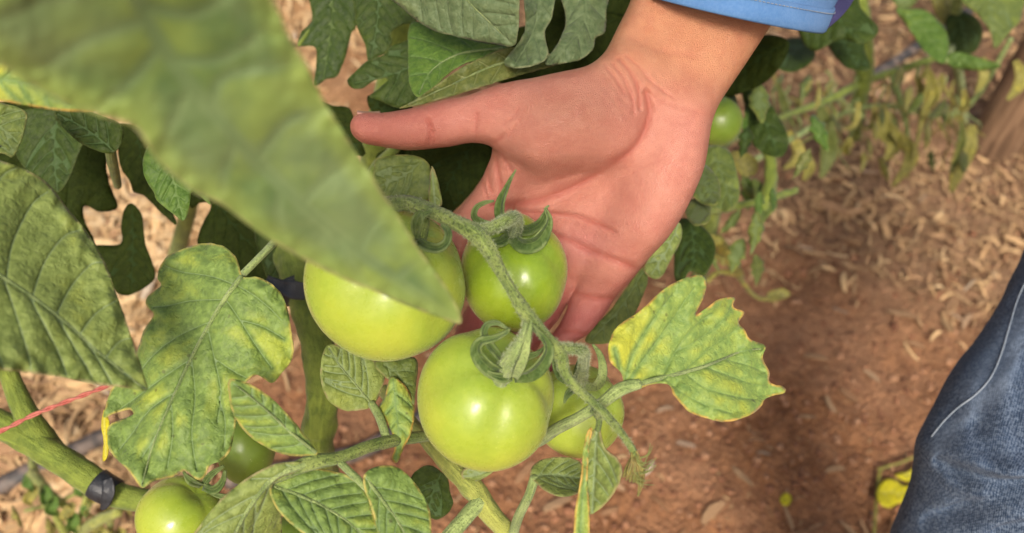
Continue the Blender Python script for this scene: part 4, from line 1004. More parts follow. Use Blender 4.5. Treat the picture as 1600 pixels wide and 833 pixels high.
lv(PA, [(380, 432), (370, 405), (352, 387), (322, 380), (290, 388), (262, 401), (250, 418), (247, 436), (253, 446), (232, 462), (228, 477), (240, 492), (226, 515), (216, 545), (195, 580), (176, 605), (167, 630), (162, 652), (176, 648), (190, 643), (203, 640), (209, 646), (200, 653), (186, 658), (172, 664), (168, 676), (173, 706), (200, 735), (222, 762), (240, 752), (270, 745), (290, 736), (306, 748), (318, 747),
        (328, 728), (347, 720), (360, 704), (364, 680), (368, 655), (366, 625), (380, 602), (400, 586), (425, 599), (440, 582), (455, 562), (458, 540), (452, 495), (441, 464), (426, 445), (402, 433)],
   [(379, 430), (350, 470), (312, 535), (287, 585), (258, 650), (238, 700), (222, 758)], [(380, 430, .378), (222, 760, .350), (160, 650, .365), (455, 550, .372), (250, 420, .385)], 'leaf_mottled', label='large deeply lobed mottled leaf with a brown eaten spot at its left edge',
   veins=[[(368, 445), (330, 432), (285, 425), (258, 415)], [(352, 468), (300, 470), (262, 478), (238, 480)], [(330, 502), (280, 525), (240, 555), (212, 590)], [(300, 560), (255, 590), (215, 620), (172, 650)], [(275, 612), (235, 640), (205, 680), (185, 705)], [(255, 660), (238, 690), (222, 715)],
          [(368, 445), (395, 460), (420, 480), (440, 500)], [(352, 466), (375, 500), (400, 540), (425, 575)], [(375, 500), (410, 510), (445, 530)], [(325, 512), (335, 560), (345, 610), (340, 660)], [(335, 560), (365, 580), (385, 590)], [(300, 562), (305, 620), (300, 680), (308, 735)], [(342, 620), (352, 660), (350, 700)], [(268, 628), (270, 680), (262, 730)]],
   quilt=.0016, wave=.003, midrib=.0013, sp=4, jag=1.4, fold=.12)
lv(PA, [(359, 594), (386, 599), (422, 620), (452, 650), (476, 680), (497, 708), (482, 713), (445, 711), (410, 696), (382, 672), (363, 642), (357, 612)], [(494, 707), (455, 676), (410, 635), (366, 600)], [(495, 708, .352), (360, 600, .335), (450, 650, .345)], 'leaf_mottled', label='small folded mottled leaflet pointing up left over the stalk', quilt=.0011, fold=.5, midrib=.0008, sp=4)
lv(PA, [(512, 540), (503, 560), (500, 592), (510, 622), (535, 641), (562, 641), (584, 632), (598, 603), (600, 583), (588, 568), (560, 552), (530, 540)], [(580, 631), (555, 600), (530, 570), (514, 545)], [(580, 630, .40), (512, 545, .395), (600, 590, .405)], 'leaf_old', label='round dull leaflet under the large tomato', quilt=.0012, fold=.2, midrib=.0006, sp=4)
lv(PA, [(584, 566), (612, 564), (650, 560), (650, 600), (645, 640), (628, 606), (600, 588)], [(600, 570), (625, 590), (645, 632)], [(600, 570, .405), (645, 632, .40), (650, 565, .41)], 'leaf_mid', nv=3, quilt=.001)
lv(PA, [(610, 588), (600, 620), (592, 636), (602, 656), (614, 680), (617, 702), (613, 716), (620, 723), (630, 702), (642, 680), (648, 650), (646, 626), (632, 600)], [(614, 590), (618, 630), (622, 670), (619, 718)], [(614, 590, .398), (620, 720, .385), (646, 640, .392)], 'leaf_yellow', label='narrow bright yellow green leaflet with brown edges hanging under the tomatoes', nv=4, fold=.6, sp=3.5, wave=.002)
lv(PA, [(482, 722), (440, 722), (400, 738), (362, 766), (335, 792), (310, 822), (288, 860), (270, 900), (400, 930), (436, 860), (438, 800), (424, 772), (432, 750), (470, 735)], [(478, 726), (430, 745), (392, 790), (365, 840), (340, 910)], [(480, 725, .350), (300, 840, .335), (430, 850, .36), (340, 910, .34)], 'leaf_old', label='broad grey green leaflet with a pale rib at the bottom edge',
   nv=6, ang=35, quilt=.0012, fold=.35, midrib=.0016, sp=4)
lv(PA, [(423, 758), (438, 740), (478, 732), (530, 739), (560, 753), (574, 775), (586, 808), (600, 850), (600, 890), (540, 880), (490, 846), (462, 825), (436, 798), (424, 776)], [(426, 760), (470, 775), (520, 800), (560, 830), (590, 870)], [(425, 760, .352), (590, 870, .345), (540, 745, .36), (460, 825, .34)], 'leaf_mottled', label='mottled yellow and green leaflet at the bottom edge below the leafstalk',
   quilt=.0022, nv=7, midrib=.0010, sp=4)
lv(PA, [(568, 744), (584, 731), (612, 728), (636, 741), (656, 766), (671, 796), (674, 830), (668, 880), (640, 900), (600, 890), (590, 830), (577, 786), (569, 764)], [(570, 746), (600, 785), (630, 830), (650, 890)], [(570, 746, .348), (672, 800, .355), (640, 890, .335), (590, 850, .340)], 'leaf_mottled', label='rounded leaflet with a pale edge right of the mottled one at the bottom', quilt=.0012, nv=6, midrib=.0009, sp=4)
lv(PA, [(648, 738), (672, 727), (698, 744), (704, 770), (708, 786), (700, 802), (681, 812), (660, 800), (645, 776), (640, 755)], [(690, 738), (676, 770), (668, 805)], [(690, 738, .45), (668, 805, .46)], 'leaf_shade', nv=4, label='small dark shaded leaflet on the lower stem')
lv(PA, [(722, 734), (745, 728), (772, 732), (768, 740), (745, 752), (724, 750)], [(770, 733), (745, 742), (724, 744)], [(745, 740, .43)], 'leaf_old', nv=3)
lv(PA, [(828, 742), (835, 725), (852, 717), (882, 714), (906, 722), (911, 745), (905, 768), (880, 776), (855, 770), (840, 758)], [(830, 746), (860, 742), (908, 748)], [(830, 746, .40), (908, 745, .405), (880, 715, .415)], 'leaf_old', label='small cupped leaflet hanging under the right tomato', nv=5, fold=-.5, sp=3.5, quilt=.0014)
lv(PA, [(930, 668), (920, 690), (915, 740), (915, 790), (925, 803), (952, 780), (968, 755), (973, 735), (965, 717), (946, 702), (940, 682), (937, 668)], [(933, 670), (930, 720), (926, 800)], [(933, 670, .352), (925, 800, .350), (972, 735, .342)], 'leaf_old', label='folded hanging leaflet with a bright edge at the lower centre', nv=4, sp=3.5, fold=-.15)
lv(PA, [(926, 670), (918, 672), (911, 700), (907, 745), (899, 800), (896, 850), (900, 880), (918, 870), (922, 810), (918, 745), (921, 700)], [(924, 672), (914, 740), (908, 800), (906, 870)], [(924, 672, .350), (906, 870, .342)], 'leaf_yellow', nv=0, label='yellow upturned edge of the folded leaflet', sp=3.5)
for q in ([(1006, 418), (985, 440), (957, 480), (914, 532), (958, 534), (984, 505), (1001, 472), (1012, 438)],):
    lv(PA, q, [(1005, 425), (970, 480), (925, 530)], [(1005, 425, .50), (925, 530, .49)], 'leaf_mid', nv=4, label='leaf hanging below the little finger')
lv(PA, [(1060, 348), (1063, 372), (1050, 402), (1030, 436), (1006, 424), (1014, 402), (1038, 372)], [(1060, 350), (1040, 395), (1018, 428)], [(1060, 350, .51), (1018, 428, .50)], 'leaf_old', nv=4)

# ------------------------------------------------------------------ the tied plant on the left, nearest the lens
PBl = thing('tomato_plant', 'tomato plant on the left with thick tied stem and the large blurred leaf', 'plant', 'tomato plants in the row', loc=(-.45, .55, 0))
tube('stem', PBl, [(-420, 380, .50, 22), (-200, 560, .50, 22), (-60, 636, .50, 22), (10, 668, .50, 22), (70, 702, .50, 22), (125, 738, .50, 22), (160, 762, .50, 21), (200, 778, .50, 18), (260, 790, .51, 18), (340, 830, .55, 18), (420, 960, .68, 18)], None, 'stem_thick', sides=26, lump=.12)
tube('side_shoot', PBl, [(75, 705, .505, 24), (48, 660, .50, 19), (28, 620, .50, 16), (12, 575, .50, 14), (-5, 500, .48, 13)], None, 'stem_thick', sides=18, lump=.1)
tube('leafstalk', PBl, [(-200, 560, .50, 14), (-260, 300, .34, 12), (-120, 60, .22, 12), (60, -120, .15, 14), (180, -75, .15, 14)], None, 'stem_light', sides=14)
tube('leafstalk', PBl, [(-60, 636, .50, 12), (-110, 500, .38, 9), (-60, 400, .31, 8), (-30, 398, .30, 8)], None, 'stem_light', sides=14)
lv(PBl, [(120, -110), (20, -60), (-60, 20), (-50, 80), (0, 103), (58, 138), (105, 163), (150, 178), (200, 193), (222, 212), (245, 250), (300, 298), (345, 318), (400, 360), (450, 392), (520, 428), (600, 462), (660, 486), (716, 506), (719, 490), (700, 452), (662, 398), (628, 345), (592, 292), (560, 242), (530, 195), (505, 155),
          (482, 105), (455, 60), (432, 10), (405, -50), (330, -120), (220, -140)],
   [(170, -130), (235, 40), (325, 165), (430, 280), (560, 392), (714, 503)], [(180, -100, .150), (-40, 50, .155), (715, 504, .265), (500, 150, .200), (300, 300, .205)], 'leaf_big', label='very large soft blurred leaf crossing the upper left nearest the camera',
   veins=[[(232, 30), (140, 60), (60, 110), (20, 112)], [(250, 70), (210, 120), (150, 170)], [(215, -20), (100, -10), (-20, 40)], [(300, 135), (270, 190), (250, 240)], [(370, 215), (350, 270), (345, 310)], [(440, 288), (435, 340), (450, 385)], [(520, 360), (540, 400), (570, 445)],
          [(225, 10), (310, 20), (380, -30)], [(270, 95), (350, 90), (420, 40)], [(330, 170), (350, 120), (440, 100), (470, 90)], [(400, 250), (450, 190), (510, 170)], [(470, 320), (520, 270), (560, 255)], [(560, 392), (590, 345), (625, 345)], [(620, 435), (650, 410), (665, 405)]],
   quilt=.0006, wave=.0009, fold=.10, sp=6, jag=.8, thick=.0004)
lv(PBl, [(-60, 250), (-20, 246), (0, 251), (40, 265), (75, 288), (110, 332), (130, 355), (150, 385), (170, 425), (185, 470), (200, 510), (216, 560), (226, 590), (229, 610), (200, 606), (150, 600), (100, 590), (50, 583), (0, 577), (-60, 560), (-110, 480), (-110, 340)],
   [(-110, 390), (-40, 410), (30, 450), (100, 502), (160, 556), (227, 608)], [(-60, 400, .29), (228, 608, .315), (80, 290, .33), (0, 577, .28)], 'leaf_old', label='broad dull green leaf with deep veins at the left edge',
   veins=[[(-30, 414), (-30, 350), (0, 280), (25, 262)], [(10, 438), (20, 380), (50, 320), (75, 300)], [(50, 465), (70, 410), (100, 370), (125, 360)], [(88, 492), (110, 450), (140, 415), (160, 410)], [(125, 522), (150, 490), (180, 470)], [(165, 560), (185, 535), (205, 528)],
          [(-30, 414), (-20, 470), (-10, 530), (5, 575)], [(5, 435), (25, 490), (40, 540), (50, 580)], [(45, 462), (70, 510), (95, 560), (105, 588)], [(85, 490), (115, 540), (145, 590)], [(125, 522), (155, 565), (175, 600)]],
   quilt=.0013, wave=.0025, sp=4, midrib=.0009, jag=1.0)
lv(PBl, [(-60, 90), (0, 95), (60, 110), (140, 150), (152, 172), (115, 174), (92, 172), (50, 167), (0, 158), (-60, 160)], [(-60, 120), (40, 130), (110, 165)], [(0, 120, .30)], 'leaf_yellow', nv=4, label='yellow green leaf edge just under the big blurred leaf')
lv(PBl, [(-60, 150), (0, 160), (37, 172), (43, 186), (36, 214), (26, 238), (18, 246), (0, 240), (-60, 230)], [(-60, 190), (0, 200), (35, 230)], [(0, 200, .37)], 'leaf_mid', nv=4, label='green leaf edge at the far left above the broad dull leaf')
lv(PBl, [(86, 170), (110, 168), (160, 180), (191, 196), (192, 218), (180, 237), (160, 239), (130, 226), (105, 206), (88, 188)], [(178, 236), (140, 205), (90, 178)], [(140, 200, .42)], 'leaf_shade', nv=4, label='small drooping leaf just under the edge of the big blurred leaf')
lv(PBl, [(240, 225), (226, 240), (224, 262), (229, 282), (241, 300), (245, 313), (270, 334), (286, 346), (293, 336), (298, 316), (302, 300), (330, 320), (300, 250)], [(260, 235), (272, 285), (286, 343)], [(270, 280, .40)], 'leaf_fresh', nv=5, label='fresh green leaf tip below the big blurred leaf')
tube('leafstalk', PBl, [(172, 232, .425, 8), (176, 255, .45, 8), (184, 290, .52, 6)], None, 'stem_thick', sides=10)
# shaded leaves further in: their gaps let the pale straw show
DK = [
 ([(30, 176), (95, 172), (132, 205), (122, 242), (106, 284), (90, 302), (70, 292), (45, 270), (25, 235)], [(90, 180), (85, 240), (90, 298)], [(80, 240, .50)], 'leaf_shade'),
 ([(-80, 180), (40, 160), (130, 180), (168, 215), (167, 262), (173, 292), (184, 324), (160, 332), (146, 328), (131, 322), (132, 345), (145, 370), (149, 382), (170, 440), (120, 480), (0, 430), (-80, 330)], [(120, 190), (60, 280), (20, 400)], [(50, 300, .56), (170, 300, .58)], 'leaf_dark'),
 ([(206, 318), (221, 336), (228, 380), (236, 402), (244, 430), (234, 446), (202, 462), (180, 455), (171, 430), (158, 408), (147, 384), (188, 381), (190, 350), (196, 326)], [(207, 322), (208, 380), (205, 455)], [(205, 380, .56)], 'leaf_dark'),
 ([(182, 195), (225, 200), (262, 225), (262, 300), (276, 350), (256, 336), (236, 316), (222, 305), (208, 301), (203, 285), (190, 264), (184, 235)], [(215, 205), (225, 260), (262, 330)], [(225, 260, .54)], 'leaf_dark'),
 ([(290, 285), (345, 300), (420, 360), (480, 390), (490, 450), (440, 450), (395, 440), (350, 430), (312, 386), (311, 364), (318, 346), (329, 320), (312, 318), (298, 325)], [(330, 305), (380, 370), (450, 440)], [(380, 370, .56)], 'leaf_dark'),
 ([(480, -40), (488, 24), (482, 41), (471, 50), (465, 72), (492, 74), (494, 102), (490, 134), (510, 123), (527, 118), (540, 88), (550, 52), (558, 38), (552, -40)], [(520, -40), (518, 40), (505, 125)], [(520, 40, .58)], 'leaf_fresh_shade'),
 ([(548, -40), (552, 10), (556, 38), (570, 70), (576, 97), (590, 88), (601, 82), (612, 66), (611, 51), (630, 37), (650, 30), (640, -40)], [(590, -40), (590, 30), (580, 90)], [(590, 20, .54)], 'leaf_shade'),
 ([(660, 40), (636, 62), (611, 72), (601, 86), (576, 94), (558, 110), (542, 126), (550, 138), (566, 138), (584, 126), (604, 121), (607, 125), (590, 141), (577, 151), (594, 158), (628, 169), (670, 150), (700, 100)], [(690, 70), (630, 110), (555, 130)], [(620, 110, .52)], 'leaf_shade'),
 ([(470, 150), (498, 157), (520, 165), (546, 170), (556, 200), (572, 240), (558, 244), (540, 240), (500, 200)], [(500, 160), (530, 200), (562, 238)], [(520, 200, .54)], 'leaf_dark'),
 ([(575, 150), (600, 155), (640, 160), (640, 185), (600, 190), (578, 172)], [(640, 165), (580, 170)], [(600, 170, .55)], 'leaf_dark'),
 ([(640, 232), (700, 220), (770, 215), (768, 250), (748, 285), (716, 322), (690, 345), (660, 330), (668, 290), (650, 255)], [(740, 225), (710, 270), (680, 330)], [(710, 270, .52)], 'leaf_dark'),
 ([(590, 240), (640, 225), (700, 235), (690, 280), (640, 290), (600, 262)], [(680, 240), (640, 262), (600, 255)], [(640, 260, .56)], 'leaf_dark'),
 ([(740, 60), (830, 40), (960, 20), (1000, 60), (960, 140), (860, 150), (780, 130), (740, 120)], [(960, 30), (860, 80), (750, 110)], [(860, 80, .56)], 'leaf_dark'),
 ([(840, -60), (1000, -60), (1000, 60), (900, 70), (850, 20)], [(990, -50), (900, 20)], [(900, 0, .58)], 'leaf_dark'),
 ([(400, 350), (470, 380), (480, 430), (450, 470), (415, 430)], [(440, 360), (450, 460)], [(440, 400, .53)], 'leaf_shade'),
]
M['leaf_fresh_shade'] = leaf_mat('leaf_fresh_shade', (.024, .052, .005), (.045, .080, .008), (.10, .14, .02), .3, (.09, .14, .03), .4, (.1, .12, .04), .4, trans=.2)  # fresh leaf green with shade mixed into the colour
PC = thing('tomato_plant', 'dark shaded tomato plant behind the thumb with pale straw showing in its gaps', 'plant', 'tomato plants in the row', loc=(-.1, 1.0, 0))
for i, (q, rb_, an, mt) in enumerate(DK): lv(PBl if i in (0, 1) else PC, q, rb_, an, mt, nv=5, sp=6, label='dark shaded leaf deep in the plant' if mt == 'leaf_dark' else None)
tube('stem', PC, [(700, -260, .62, 22), (640, 0, .64, 20), (590, 200, .68, 19), (575, 300, .74, 18), (560, 420, .9, 17), (556, 480, 1.02, 16)], None, 'stem_thick', sides=16)
tube('stem', PC, [(420, -200, .66, 16), (330, 100, .68, 14), (300, 300, .74, 13), (270, 420, .92, 12), (262, 470, 1.05, 12)], None, 'stem_thick', sides=14)
tube('leafstalk', PC, [(520, -60, .6, 6), (500, 20, .585, 5), (466, 72, .58, 3)], None, 'stem_thick', sides=8)
tube('leafstalk', PC, [(566, 300, .52, 10), (590, 262, .53, 11), (614, 236, .54, 9), (640, 200, .56, 8)], None, 'stem_thick', sides=12)
lv(PC, [(586, 252), (600, 245), (640, 242), (665, 250), (674, 266), (686, 300), (655, 316), (600, 308), (584, 290)], [(655, 255), (630, 275), (595, 290)], [(630, 275, .44)], 'leaf_mid', nv=4, label='olive leaf behind the fruit stalk below the thumb')
lv(PC, [(674, 260), (682, 275), (688, 300), (690, 322), (672, 322), (671, 290)], [(675, 262), (680, 320)], [(680, 290, .43)], 'leaf_old', nv=2, sp=3.5, fold=.6)
lv(PC, [(640, 40), (662, 37), (700, 50), (752, 66), (795, 76), (765, 88), (722, 102), (692, 122), (673, 146), (659, 153), (648, 149), (639, 128), (637, 88)], [(785, 76), (720, 84), (675, 110), (655, 146)], [(780, 76, .47), (655, 148, .45), (640, 50, .48)], 'leaf_fresh', nv=5, midrib=.0009, sp=4, label='veined green leaf above the thumb')
lv(PC, [(624, 169), (650, 156), (690, 126), (730, 101), (790, 76), (850, 80), (870, 100), (795, 122), (742, 140), (700, 152), (660, 163)], [(860, 88), (780, 100), (700, 135), (628, 168)], [(860, 88, .47), (628, 168, .445)], 'leaf_olive', nv=5, fold=-.35, sp=4, midrib=.001, label='long folded olive leaf lying along the top of the thumb')
lv(PC, [(560, -60), (600, -10), (625, 10), (650, 30), (682, 49), (722, 59), (770, 69), (801, 72), (808, 55), (812, 0), (806, -70), (700, -110)], [(640, -100), (700, -30), (760, 30), (800, 68)], [(640, -90, .42), (800, 70, .42), (620, 10, .44)], 'leaf_grey', nv=6, midrib=.0009, sp=5, label='large grey green leaf at the top edge above the thumb')
lv(PC, [(815, -60), (866, -60), (864, 20), (851, 50), (856, 86), (840, 100), (802, 106), (788, 96), (814, 60), (822, 30)], [(842, -50), (840, 20), (828, 60), (805, 100)], [(842, 20, .46), (805, 100, .45)], 'leaf_grey', nv=5, fold=-.5, sp=4, wave=.004, label='curled hanging leaf above the palm, the left of two')
lv(PC, [(864, -60), (948, -60), (948, 20), (945, 50), (930, 60), (928, 76), (910, 93), (880, 99), (852, 99), (874, 62), (884, 22)], [(910, -50), (915, 20), (895, 60), (860, 98)], [(910, 10, .48), (860, 98, .46)], 'leaf_grey', nv=5, fold=.5, sp=4, wave=.004, label='curled hanging leaf above the palm, next to the wrist')

# ------------------------------------------------------------------ the plant behind the wrist and the wilting ones beyond
PD = thing('tomato_plant', 'tomato plant half hidden behind the wrist and palm with drooping leaves', 'plant', 'tomato plants in the row', loc=(.28, 1.0, 0))
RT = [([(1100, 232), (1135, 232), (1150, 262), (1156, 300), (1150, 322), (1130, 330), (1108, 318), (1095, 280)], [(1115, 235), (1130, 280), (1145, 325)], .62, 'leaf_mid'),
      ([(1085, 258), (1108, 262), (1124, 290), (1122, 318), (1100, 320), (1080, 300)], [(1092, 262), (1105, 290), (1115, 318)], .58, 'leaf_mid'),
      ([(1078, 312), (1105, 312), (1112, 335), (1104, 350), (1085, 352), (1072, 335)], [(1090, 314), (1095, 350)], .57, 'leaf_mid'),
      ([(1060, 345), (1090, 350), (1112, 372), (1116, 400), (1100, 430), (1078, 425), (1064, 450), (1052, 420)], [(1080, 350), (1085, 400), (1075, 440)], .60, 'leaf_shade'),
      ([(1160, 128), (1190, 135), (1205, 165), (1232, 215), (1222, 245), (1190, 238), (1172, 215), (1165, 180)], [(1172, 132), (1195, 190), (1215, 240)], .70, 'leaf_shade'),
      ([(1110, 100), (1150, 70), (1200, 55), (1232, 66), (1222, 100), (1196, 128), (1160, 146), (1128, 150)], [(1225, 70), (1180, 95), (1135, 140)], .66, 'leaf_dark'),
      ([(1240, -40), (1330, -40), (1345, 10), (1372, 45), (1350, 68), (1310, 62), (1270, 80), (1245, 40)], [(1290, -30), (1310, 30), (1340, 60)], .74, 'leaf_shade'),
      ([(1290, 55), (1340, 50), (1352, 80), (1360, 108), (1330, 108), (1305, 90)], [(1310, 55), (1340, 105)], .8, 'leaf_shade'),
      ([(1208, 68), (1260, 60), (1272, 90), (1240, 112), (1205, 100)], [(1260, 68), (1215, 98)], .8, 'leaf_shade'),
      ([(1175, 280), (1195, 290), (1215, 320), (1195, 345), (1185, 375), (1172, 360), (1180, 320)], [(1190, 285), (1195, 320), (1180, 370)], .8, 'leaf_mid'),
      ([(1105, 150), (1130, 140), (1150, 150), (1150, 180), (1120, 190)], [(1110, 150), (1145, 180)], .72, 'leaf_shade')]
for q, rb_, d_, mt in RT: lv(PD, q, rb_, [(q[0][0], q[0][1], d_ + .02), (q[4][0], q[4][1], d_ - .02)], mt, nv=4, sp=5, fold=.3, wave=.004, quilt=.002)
tube('stem', PD, [(1050, -100, .75, 18), (1100, 120, .72, 15), (1120, 260, .74, 14), (1100, 400, .86, 13), (1080, 470, 1.0, 12)], None, 'stem_thick', sides=14)
for p_ in ([(1090, 330, .75, 6), (1140, 325, .78, 6), (1200, 310, .80, 6), (1245, 298, .82, 5)], [(1195, 215, .80, 9), (1205, 262, .80, 9), (1200, 300, .80, 11), (1188, 330, .80, 8), (1178, 372, .80, 7)],
           [(1110, 370, .80, 6), (1135, 400, .85, 7), (1160, 440, .9, 4), (1185, 466, .95, 3.5), (1222, 464, .98, 3)], [(1105, 440, .85, 4), (1125, 425, .86, 4), (1160, 432, .88, 4)],
           [(1120, 375, .80, 10), (1140, 405, .84, 10), (1155, 430, .88, 7)]):
    tube('side_shoot', PD, p_, None, 'wilted' if p_[0][1] > 350 else 'stem_thick', sides=10, lump=.45)
lv(PD, [(1200, 458), (1222, 452), (1234, 459), (1222, 468), (1202, 472)], [(1200, 466), (1232, 463)], [(1215, 465, .98)], 'wilted', nv=2, sp=4)
lv(PD, [(1140, 240), (1160, 236), (1182, 250), (1180, 272), (1160, 276), (1148, 262)], [(1142, 245), (1178, 268)], [(1160, 255, .85)], 'wilted', nv=3, sp=4)

wilt_base = G(1330, 330)
PE = thing('wilting_plant', 'wilting tomato plant with shrivelled yellow hanging leaves in front of the mulch at upper right', 'plant', loc=(wilt_base.x, wilt_base.y, 0))
tube('stem', PE, [(1120, 235, .86, 5), (1170, 205, .98, 5), (1230, 180, 1.05, 5), (1290, 158, 1.1, 6), (1350, 128, 1.14, 6), (1410, 108, 1.18, 6), (1480, 85, 1.2, 5)], None, 'stem_thick', sides=12, lump=.25)
tube('stem', PE, [(1335, -20, 1.05, 16), (1345, 50, 1.08, 17), (1350, 110, 1.12, 14), (1345, 150, 1.16, 12), (1335, 215, 1.25, 9)], None, 'stem_thick', sides=14, lump=.2)
tube('stem', PE, [(1395, 120, 1.17, 6), (1415, 190, 1.18, 4), (1418, 240, 1.18, 4)], None, 'stem_light', sides=8)
tube('stem', PE, [(1180, 250, 1.0, 5), (1240, 215, 1.08, 5), (1310, 180, 1.14, 4), (1380, 165, 1.17, 4), (1500, 175, 1.18, 4), (1580, 60, 1.1, 4)], None, 'stem_light', sides=8, lump=.3)
WL = [([(1278, 165), (1286, 205), (1290, 240), (1280, 278)], 11), ([(1325, 215), (1328, 232), (1330, 240)], 7), ([(1375, 165), (1380, 200), (1398, 225), (1385, 252)], 10), ([(1395, 205), (1408, 230), (1412, 252), (1392, 290)], 10),
      ([(1520, 195), (1508, 225), (1492, 260), (1485, 300)], 11), ([(1500, 190), (1500, 225), (1485, 270)], 5), ([(1586, 95), (1588, 125), (1572, 155)], 9), ([(1450, 110), (1452, 150), (1440, 182)], 9), ([(1470, 115), (1462, 145), (1445, 190)], 6),
      ([(1365, 165), (1360, 195), (1350, 200)], 6), ([(1415, 140), (1425, 160), (1440, 190), (1420, 280)], 3), ([(1300, 165), (1300, 190), (1240, 230)], 4), ([(1230, 205), (1240, 240), (1225, 262)], 8), ([(1215, 130), (1222, 170), (1240, 200)], 5),
      ([(1535, 90), (1530, 120), (1525, 145)], 8), ([(1505, 140), (1510, 170), (1500, 180)], 5), ([(1255, 235), (1262, 262), (1258, 282)], 7), ([(1340, 160), (1335, 190), (1318, 202)], 6), ([(1430, 120), (1430, 150), (1412, 165)], 7)]
for q, w_ in WL:
    w_ *= 1.45
    q = np.array(q, float); n_ = len(q); k = np.linspace(0, 1, n_)
    dd = 1.06 + .05 * random.random()
    ribbon('wilted_leaf', PE, [(x + random.uniform(-2, 2), y, dd + .01 * math.sin(i * 2), w_ * max(.12, math.sin(math.pi * (.12 + .8 * kk))) ) for i, ((x, y), kk) in enumerate(zip(q, k))], 'wilted' if random.random() < .75 else 'leaf_olive', cup=random.uniform(.5, 1.1), twist=random.uniform(-2.2, 2.2), thick=.0009)
for k in range(60):
    x, y = random.uniform(1180, 1500), random.uniform(110, 190); pts = [(x, y, 1.12, 1.6)]
    for j in range(4): x += random.uniform(-16, 18); y += random.uniform(6, 26); pts.append((x, y, 1.12 + .02 * j, 1.4 - .2 * j))
    tube('tendril', PE, pts, None, 'wilted' if k % 2 else 'stem_light', sides=5, step=6)

def tmpl(cx, cy, L, ang, w=.42, lob=.25, n=9):
    # a drooping lobed leaflet outline (px) with its rib
    ca, sa = math.cos(ang), math.sin(ang); up_, lo_ = [], []
    for i in range(1, n):
        t = i / n; wd = w * L * math.sin(math.pi * t ** .8) * (1 + lob * math.sin(i * 2.6 + L)) * random.uniform(.85, 1.1)
        up_.append((t * L, wd * .5)); lo_.append((t * L, -wd * .5))
    pl_ = [(0, 0)] + up_ + [(L, 0)] + lo_[::-1]; bend = random.uniform(-.3, .3)
    f = lambda p: (cx + p[0] * ca - (p[1] + bend * p[0] * p[0] / L) * sa, cy + p[0] * sa + (p[1] + bend * p[0] * p[0] / L) * ca)
    return [f(p) for p in pl_], [f((t * L, 0)) for t in (0, .33, .66, .97)]
rr_ = random.Random(5); random.seed(11)
for k in range(26):
    x, y = random.uniform(1085, 1270), random.uniform(120, 400)
    if x < 1120 - (y - 200) * .30 + 20: continue
    if x > 1190 and y > 300: continue
    d_ = random.uniform(.64, .86); q, rb_ = tmpl(x, y, random.uniform(38, 70), random.uniform(.6, 2.3), random.uniform(.3, .55))
    lv(PD, q, rb_, [(q[0][0], q[0][1], d_), (q[9][0], q[9][1], d_ - random.uniform(-.02, .05))], random.choice(('leaf_mid', 'leaf_mid', 'leaf_shade', 'leaf_fresh', 'leaf_olive', 'wilted')), nv=4, sp=6, fold=random.uniform(.1, .7), wave=.004, quilt=.002)
for k in range(34):
    x, y = random.uniform(1200, 1505), random.uniform(95, 250)
    d_ = random.uniform(1.02, 1.2); q, rb_ = tmpl(x, y, random.uniform(22, 48), random.uniform(1.0, 2.2), random.uniform(.2, .4))
    lv(PE, q, rb_, [(q[0][0], q[0][1], d_), (q[9][0], q[9][1], d_ - random.uniform(-.03, .06))], random.choice(('wilted', 'wilted', 'leaf_olive', 'leaf_mid')), nv=3, sp=5, fold=random.uniform(.5, 1.1), wave=.006, quilt=.002)
# the same plants go on above the frame, where the upper leaves hang from; unseen leaves added to cast shade
for k in range(30):
    lf = k % 2; x, y = (random.uniform(560, 1000), random.uniform(-430, -110)) if lf else (random.uniform(380, 620), random.uniform(-420, -120))
    d_ = random.uniform(.50, .72); q, rb_ = tmpl(x, y, random.uniform(120, 190), random.uniform(.2, 2.9), .5)
    if max(p_[1] for p_ in q) > -12: continue
    lv(PC, q, rb_, [(q[0][0], q[0][1], d_), (q[9][0], q[9][1], d_ - .04), (q[4][0], q[4][1], d_ + .02)], random.choice(('leaf_mid', 'leaf_shade', 'leaf_grey')), nv=5, sp=10, fold=.2, wave=.006)
for p_ in ([(640, 0, .64, 10), (760, -150, .62, 8), (900, -300, .62, 7), (1000, -420, .64, 5)], [(680, -200, .62, 9), (560, -280, .60, 7), (420, -400, .60, 5)], [(700, -260, .62, 22), (720, -500, .62, 20), (740, -700, .64, 16)],
           [(700, -100, .60, 6), (780, -110, .55, 6), (842, -62, .47, 5)], [(780, -110, .55, 6), (880, -110, .52, 6), (910, -60, .48, 5)], [(680, -110, .60, 6), (655, -110, .45, 6), (642, -92, .43, 5)]):
    tube('leafstalk', PC, p_, None, 'stem_thick', sides=10)

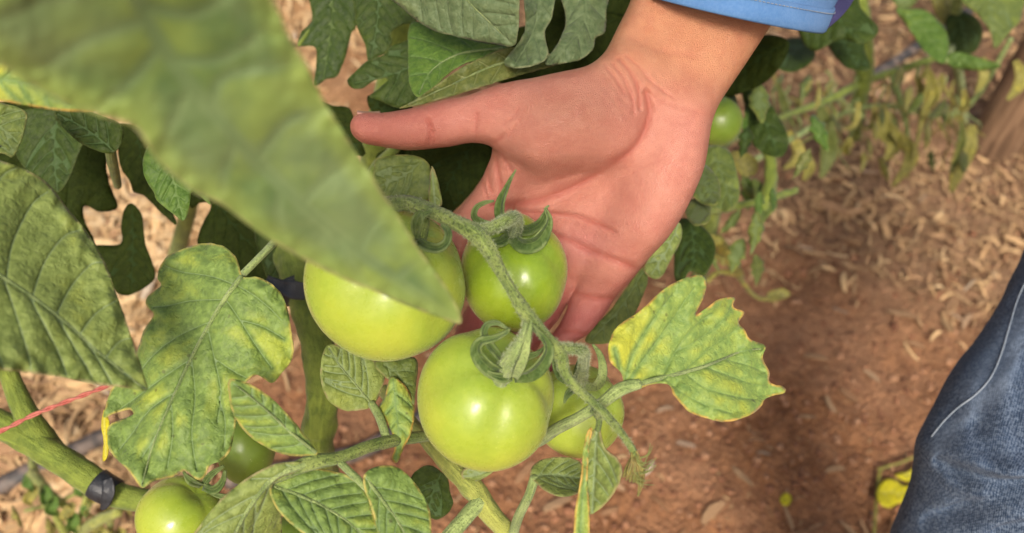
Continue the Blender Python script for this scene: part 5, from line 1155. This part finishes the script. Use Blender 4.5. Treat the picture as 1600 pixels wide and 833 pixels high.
PF = thing('tomato_plant', 'tomato plant at the top right corner with fresh green leaves beside the wooden stake', 'plant', 'tomato plants in the row', loc=(.95, 1.25, 0))
for q, rb_, an, mt, lb in (
  ([(1400, 14), (1420, 14), (1444, 16), (1460, 28), (1474, 42), (1483, 66), (1477, 96), (1468, 98), (1443, 78), (1418, 42)], [(1404, 17), (1445, 50), (1474, 92)], [(1404, 17, .95), (1474, 92, .92)], 'leaf_fresh', None),
  ([(1495, -30), (1505, 4), (1524, 20), (1548, 50), (1554, 74), (1566, 66), (1580, 48), (1596, 24), (1594, -30)], [(1545, -30), (1552, 70)], [(1545, -20, .92), (1552, 70, .90)], 'leaf_mid', None),
  ([(1472, 92), (1486, 82), (1504, 82), (1535, 92), (1564, 102), (1548, 109), (1512, 109), (1486, 104)], [(1475, 94), (1520, 97), (1560, 103)], [(1475, 94, .93), (1560, 103, .91)], 'leaf_fresh', None),
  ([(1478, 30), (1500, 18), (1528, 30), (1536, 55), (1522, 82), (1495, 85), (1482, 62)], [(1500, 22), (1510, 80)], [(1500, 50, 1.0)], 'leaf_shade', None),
  ([(1455, -30), (1500, -30), (1492, 18), (1478, 40), (1462, 20)], [(1478, -25), (1478, 36)], [(1478, 0, 1.02)], 'wilted', None),
  ([(1380, -30), (1440, -30), (1430, 5), (1405, 12)], [(1410, -25), (1412, 8)], [(1410, -10, 1.0)], 'leaf_mid', None)):
    lv(PF, q, rb_, an, mt, nv=5, sp=4, fold=.25, wave=.004, quilt=.0025, label=lb)
tube('stem', PF, [(1530, -180, .9, 10), (1500, -20, .98, 9), (1490, 60, 1.05, 8), (1500, 130, 1.2, 7), (1506, 190, 1.38, 6)], None, 'stem_light', sides=12)
tube('leafstalk', PF, [(1490, 70, 1.02, 5), (1478, 95, .93, 4)], None, 'stem_light', sides=8)

# ------------------------------------------------------------------ ties, fallen leaves, twigs, seedlings at the lower left
def wrap_tie(label, pts, r, w):
    t = thing('plant_tie', label, 'plant tie', 'black plant ties', loc=P(*pts[0][:3]))
    keep_parent(tube('band', None, pts, None, 'tie', sides=28, lump=.06, step=3), t)
    return t
t = wrap_tie('black plastic tie wrapped round the thick green stem at lower left', [(150, 755, .50, 23.5), (160, 761, .50, 24), (170, 766, .50, 23.5), (180, 771, .50, 22)], 0, 0)
keep_parent(ribbon('loose_end', None, [(168, 748, .487, 8), (170, 768, .485, 10), (164, 788, .487, 7), (158, 796, .49, 2)], 'tie', cup=.1, thick=.0008), t)
t = wrap_tie('black plastic tie on the stem left of the large tomato', [(458, 440, .525, 31), (464, 452, .524, 31.5), (470, 464, .523, 31)], 0, 0)
keep_parent(ribbon('loose_end', None, [(418, 434, .50, 4), (435, 444, .495, 8), (455, 452, .49, 14), (478, 456, .49, 13)], 'tie', cup=.2, thick=.0008), t)
keep_parent(ribbon('loose_end', None, [(452, 450, .492, 8), (447, 464, .495, 5), (444, 474, .5, 1)], 'tie', cup=.2, thick=.0008), t)
def fallen(label, q, d0, mt='leaf_fallen', rib=None):
    q = np.array(q, float); c_ = q.mean(0); g = G(*c_)
    o = lv(None, [tuple(p_) for p_ in q], rib or [tuple(q[0]), tuple(c_), tuple(q[len(q) // 2])], [(x, y, gdepth(x, y, .016 + .006 * math.sin(i * 2.3))) for i, (x, y) in enumerate(q)], mt, name='fallen_leaf', nv=3, sp=4, wave=.003)
    tag(o, label, 'leaf', 'fallen yellow leaves')
fallen('bright yellow curled leaf on the soil beside the jeans', [(1370, 768), (1380, 752), (1398, 748), (1412, 758), (1436, 756), (1446, 772), (1432, 790), (1408, 786), (1388, 794), (1374, 786)], 0)
fallen('narrow yellow leaf strip half under the jeans above the bright one', [(1398, 742), (1420, 736), (1432, 724), (1440, 730), (1438, 748), (1415, 752)], 0)
fallen('yellow leaf sliver at the bottom edge beside the jeans', [(1394, 833), (1402, 812), (1412, 800), (1412, 822), (1402, 850), (1392, 850)], 0)
fallen('tiny yellow leaf fragment alone on the bare soil at the lower right', [(1219, 778), (1228, 770), (1236, 778), (1232, 788), (1222, 788)], 0)
o = tube('twig', None, ground_line([(1362, 850), (1364, 800), (1370, 742), (1374, 738)], .012), .0022, 'wilted', world=True, sides=6); tag(o, 'dry straw stalk upright on the soil left of the bright yellow leaf', 'twig', 'dry stalks on the soil')
o = tube('twig', None, ground_line([(1366, 740), (1400, 732), (1436, 716)], .014), .0018, 'wilted', world=True, sides=6); tag(o, 'dry straw stalk slanting up to the jeans above the yellow leaf', 'twig', 'dry stalks on the soil')
s0 = G(90, 800); PG = thing('seedling', 'straggly yellow green shoots in the straw below the thick tied stem', 'plant', loc=(s0.x, s0.y, 0))
for p_ in ([(40, 640, 1.0, 5), (55, 740, .9, 6), (80, 790, .86, 6), (110, 850, .9, 6)], [(50, 740, .9, 9), (66, 760, .86, 9), (85, 780, .84, 7), (110, 800, .85, 6), (125, 850, .88, 6)], [(130, 830, .85, 9), (150, 815, .80, 9), (185, 800, .76, 8)], [(40, 798, .86, 3), (90, 785, .84, 3), (130, 765, .82, 3)], [(150, 740, .8, 4), (130, 790, .82, 4), (120, 850, .86, 4)],
           [(172, 800, .80, 6), (174, 833, .84, 5), (190, 870, .9, 4)]):
    tube('shoot', PG, p_, None, 'stem_yellow', sides=8, lump=.35)
for k in range(20):
    x, y = random.uniform(20, 200), random.uniform(740, 835)
    ribbon('wilted_leaf', PG, [(x, y, .83, 2), (x + 6, y + 9, .82, 9), (x + random.uniform(-9, 16), y + 22, .82, 6), (x + random.uniform(-5, 20), y + 32, .83, 1)], 'wilted' if k % 3 else 'leaf_fresh', cup=.8, twist=random.uniform(-1.5, 1.5))
lv(PA, [(162, 640), (170, 655), (172, 690), (168, 715), (160, 720), (162, 690), (158, 665)], [(163, 645), (166, 715)], [(165, 680, .385)], 'leaf_fallen', nv=0, sp=3, label='yellow torn scrap at the left edge of the lobed leaf')
print('objects', len(bpy.data.objects), 'tris', sum(sum(len(p.vertices) - 2 for p in o.data.polygons) for o in bpy.data.objects if o.type == 'MESH'))
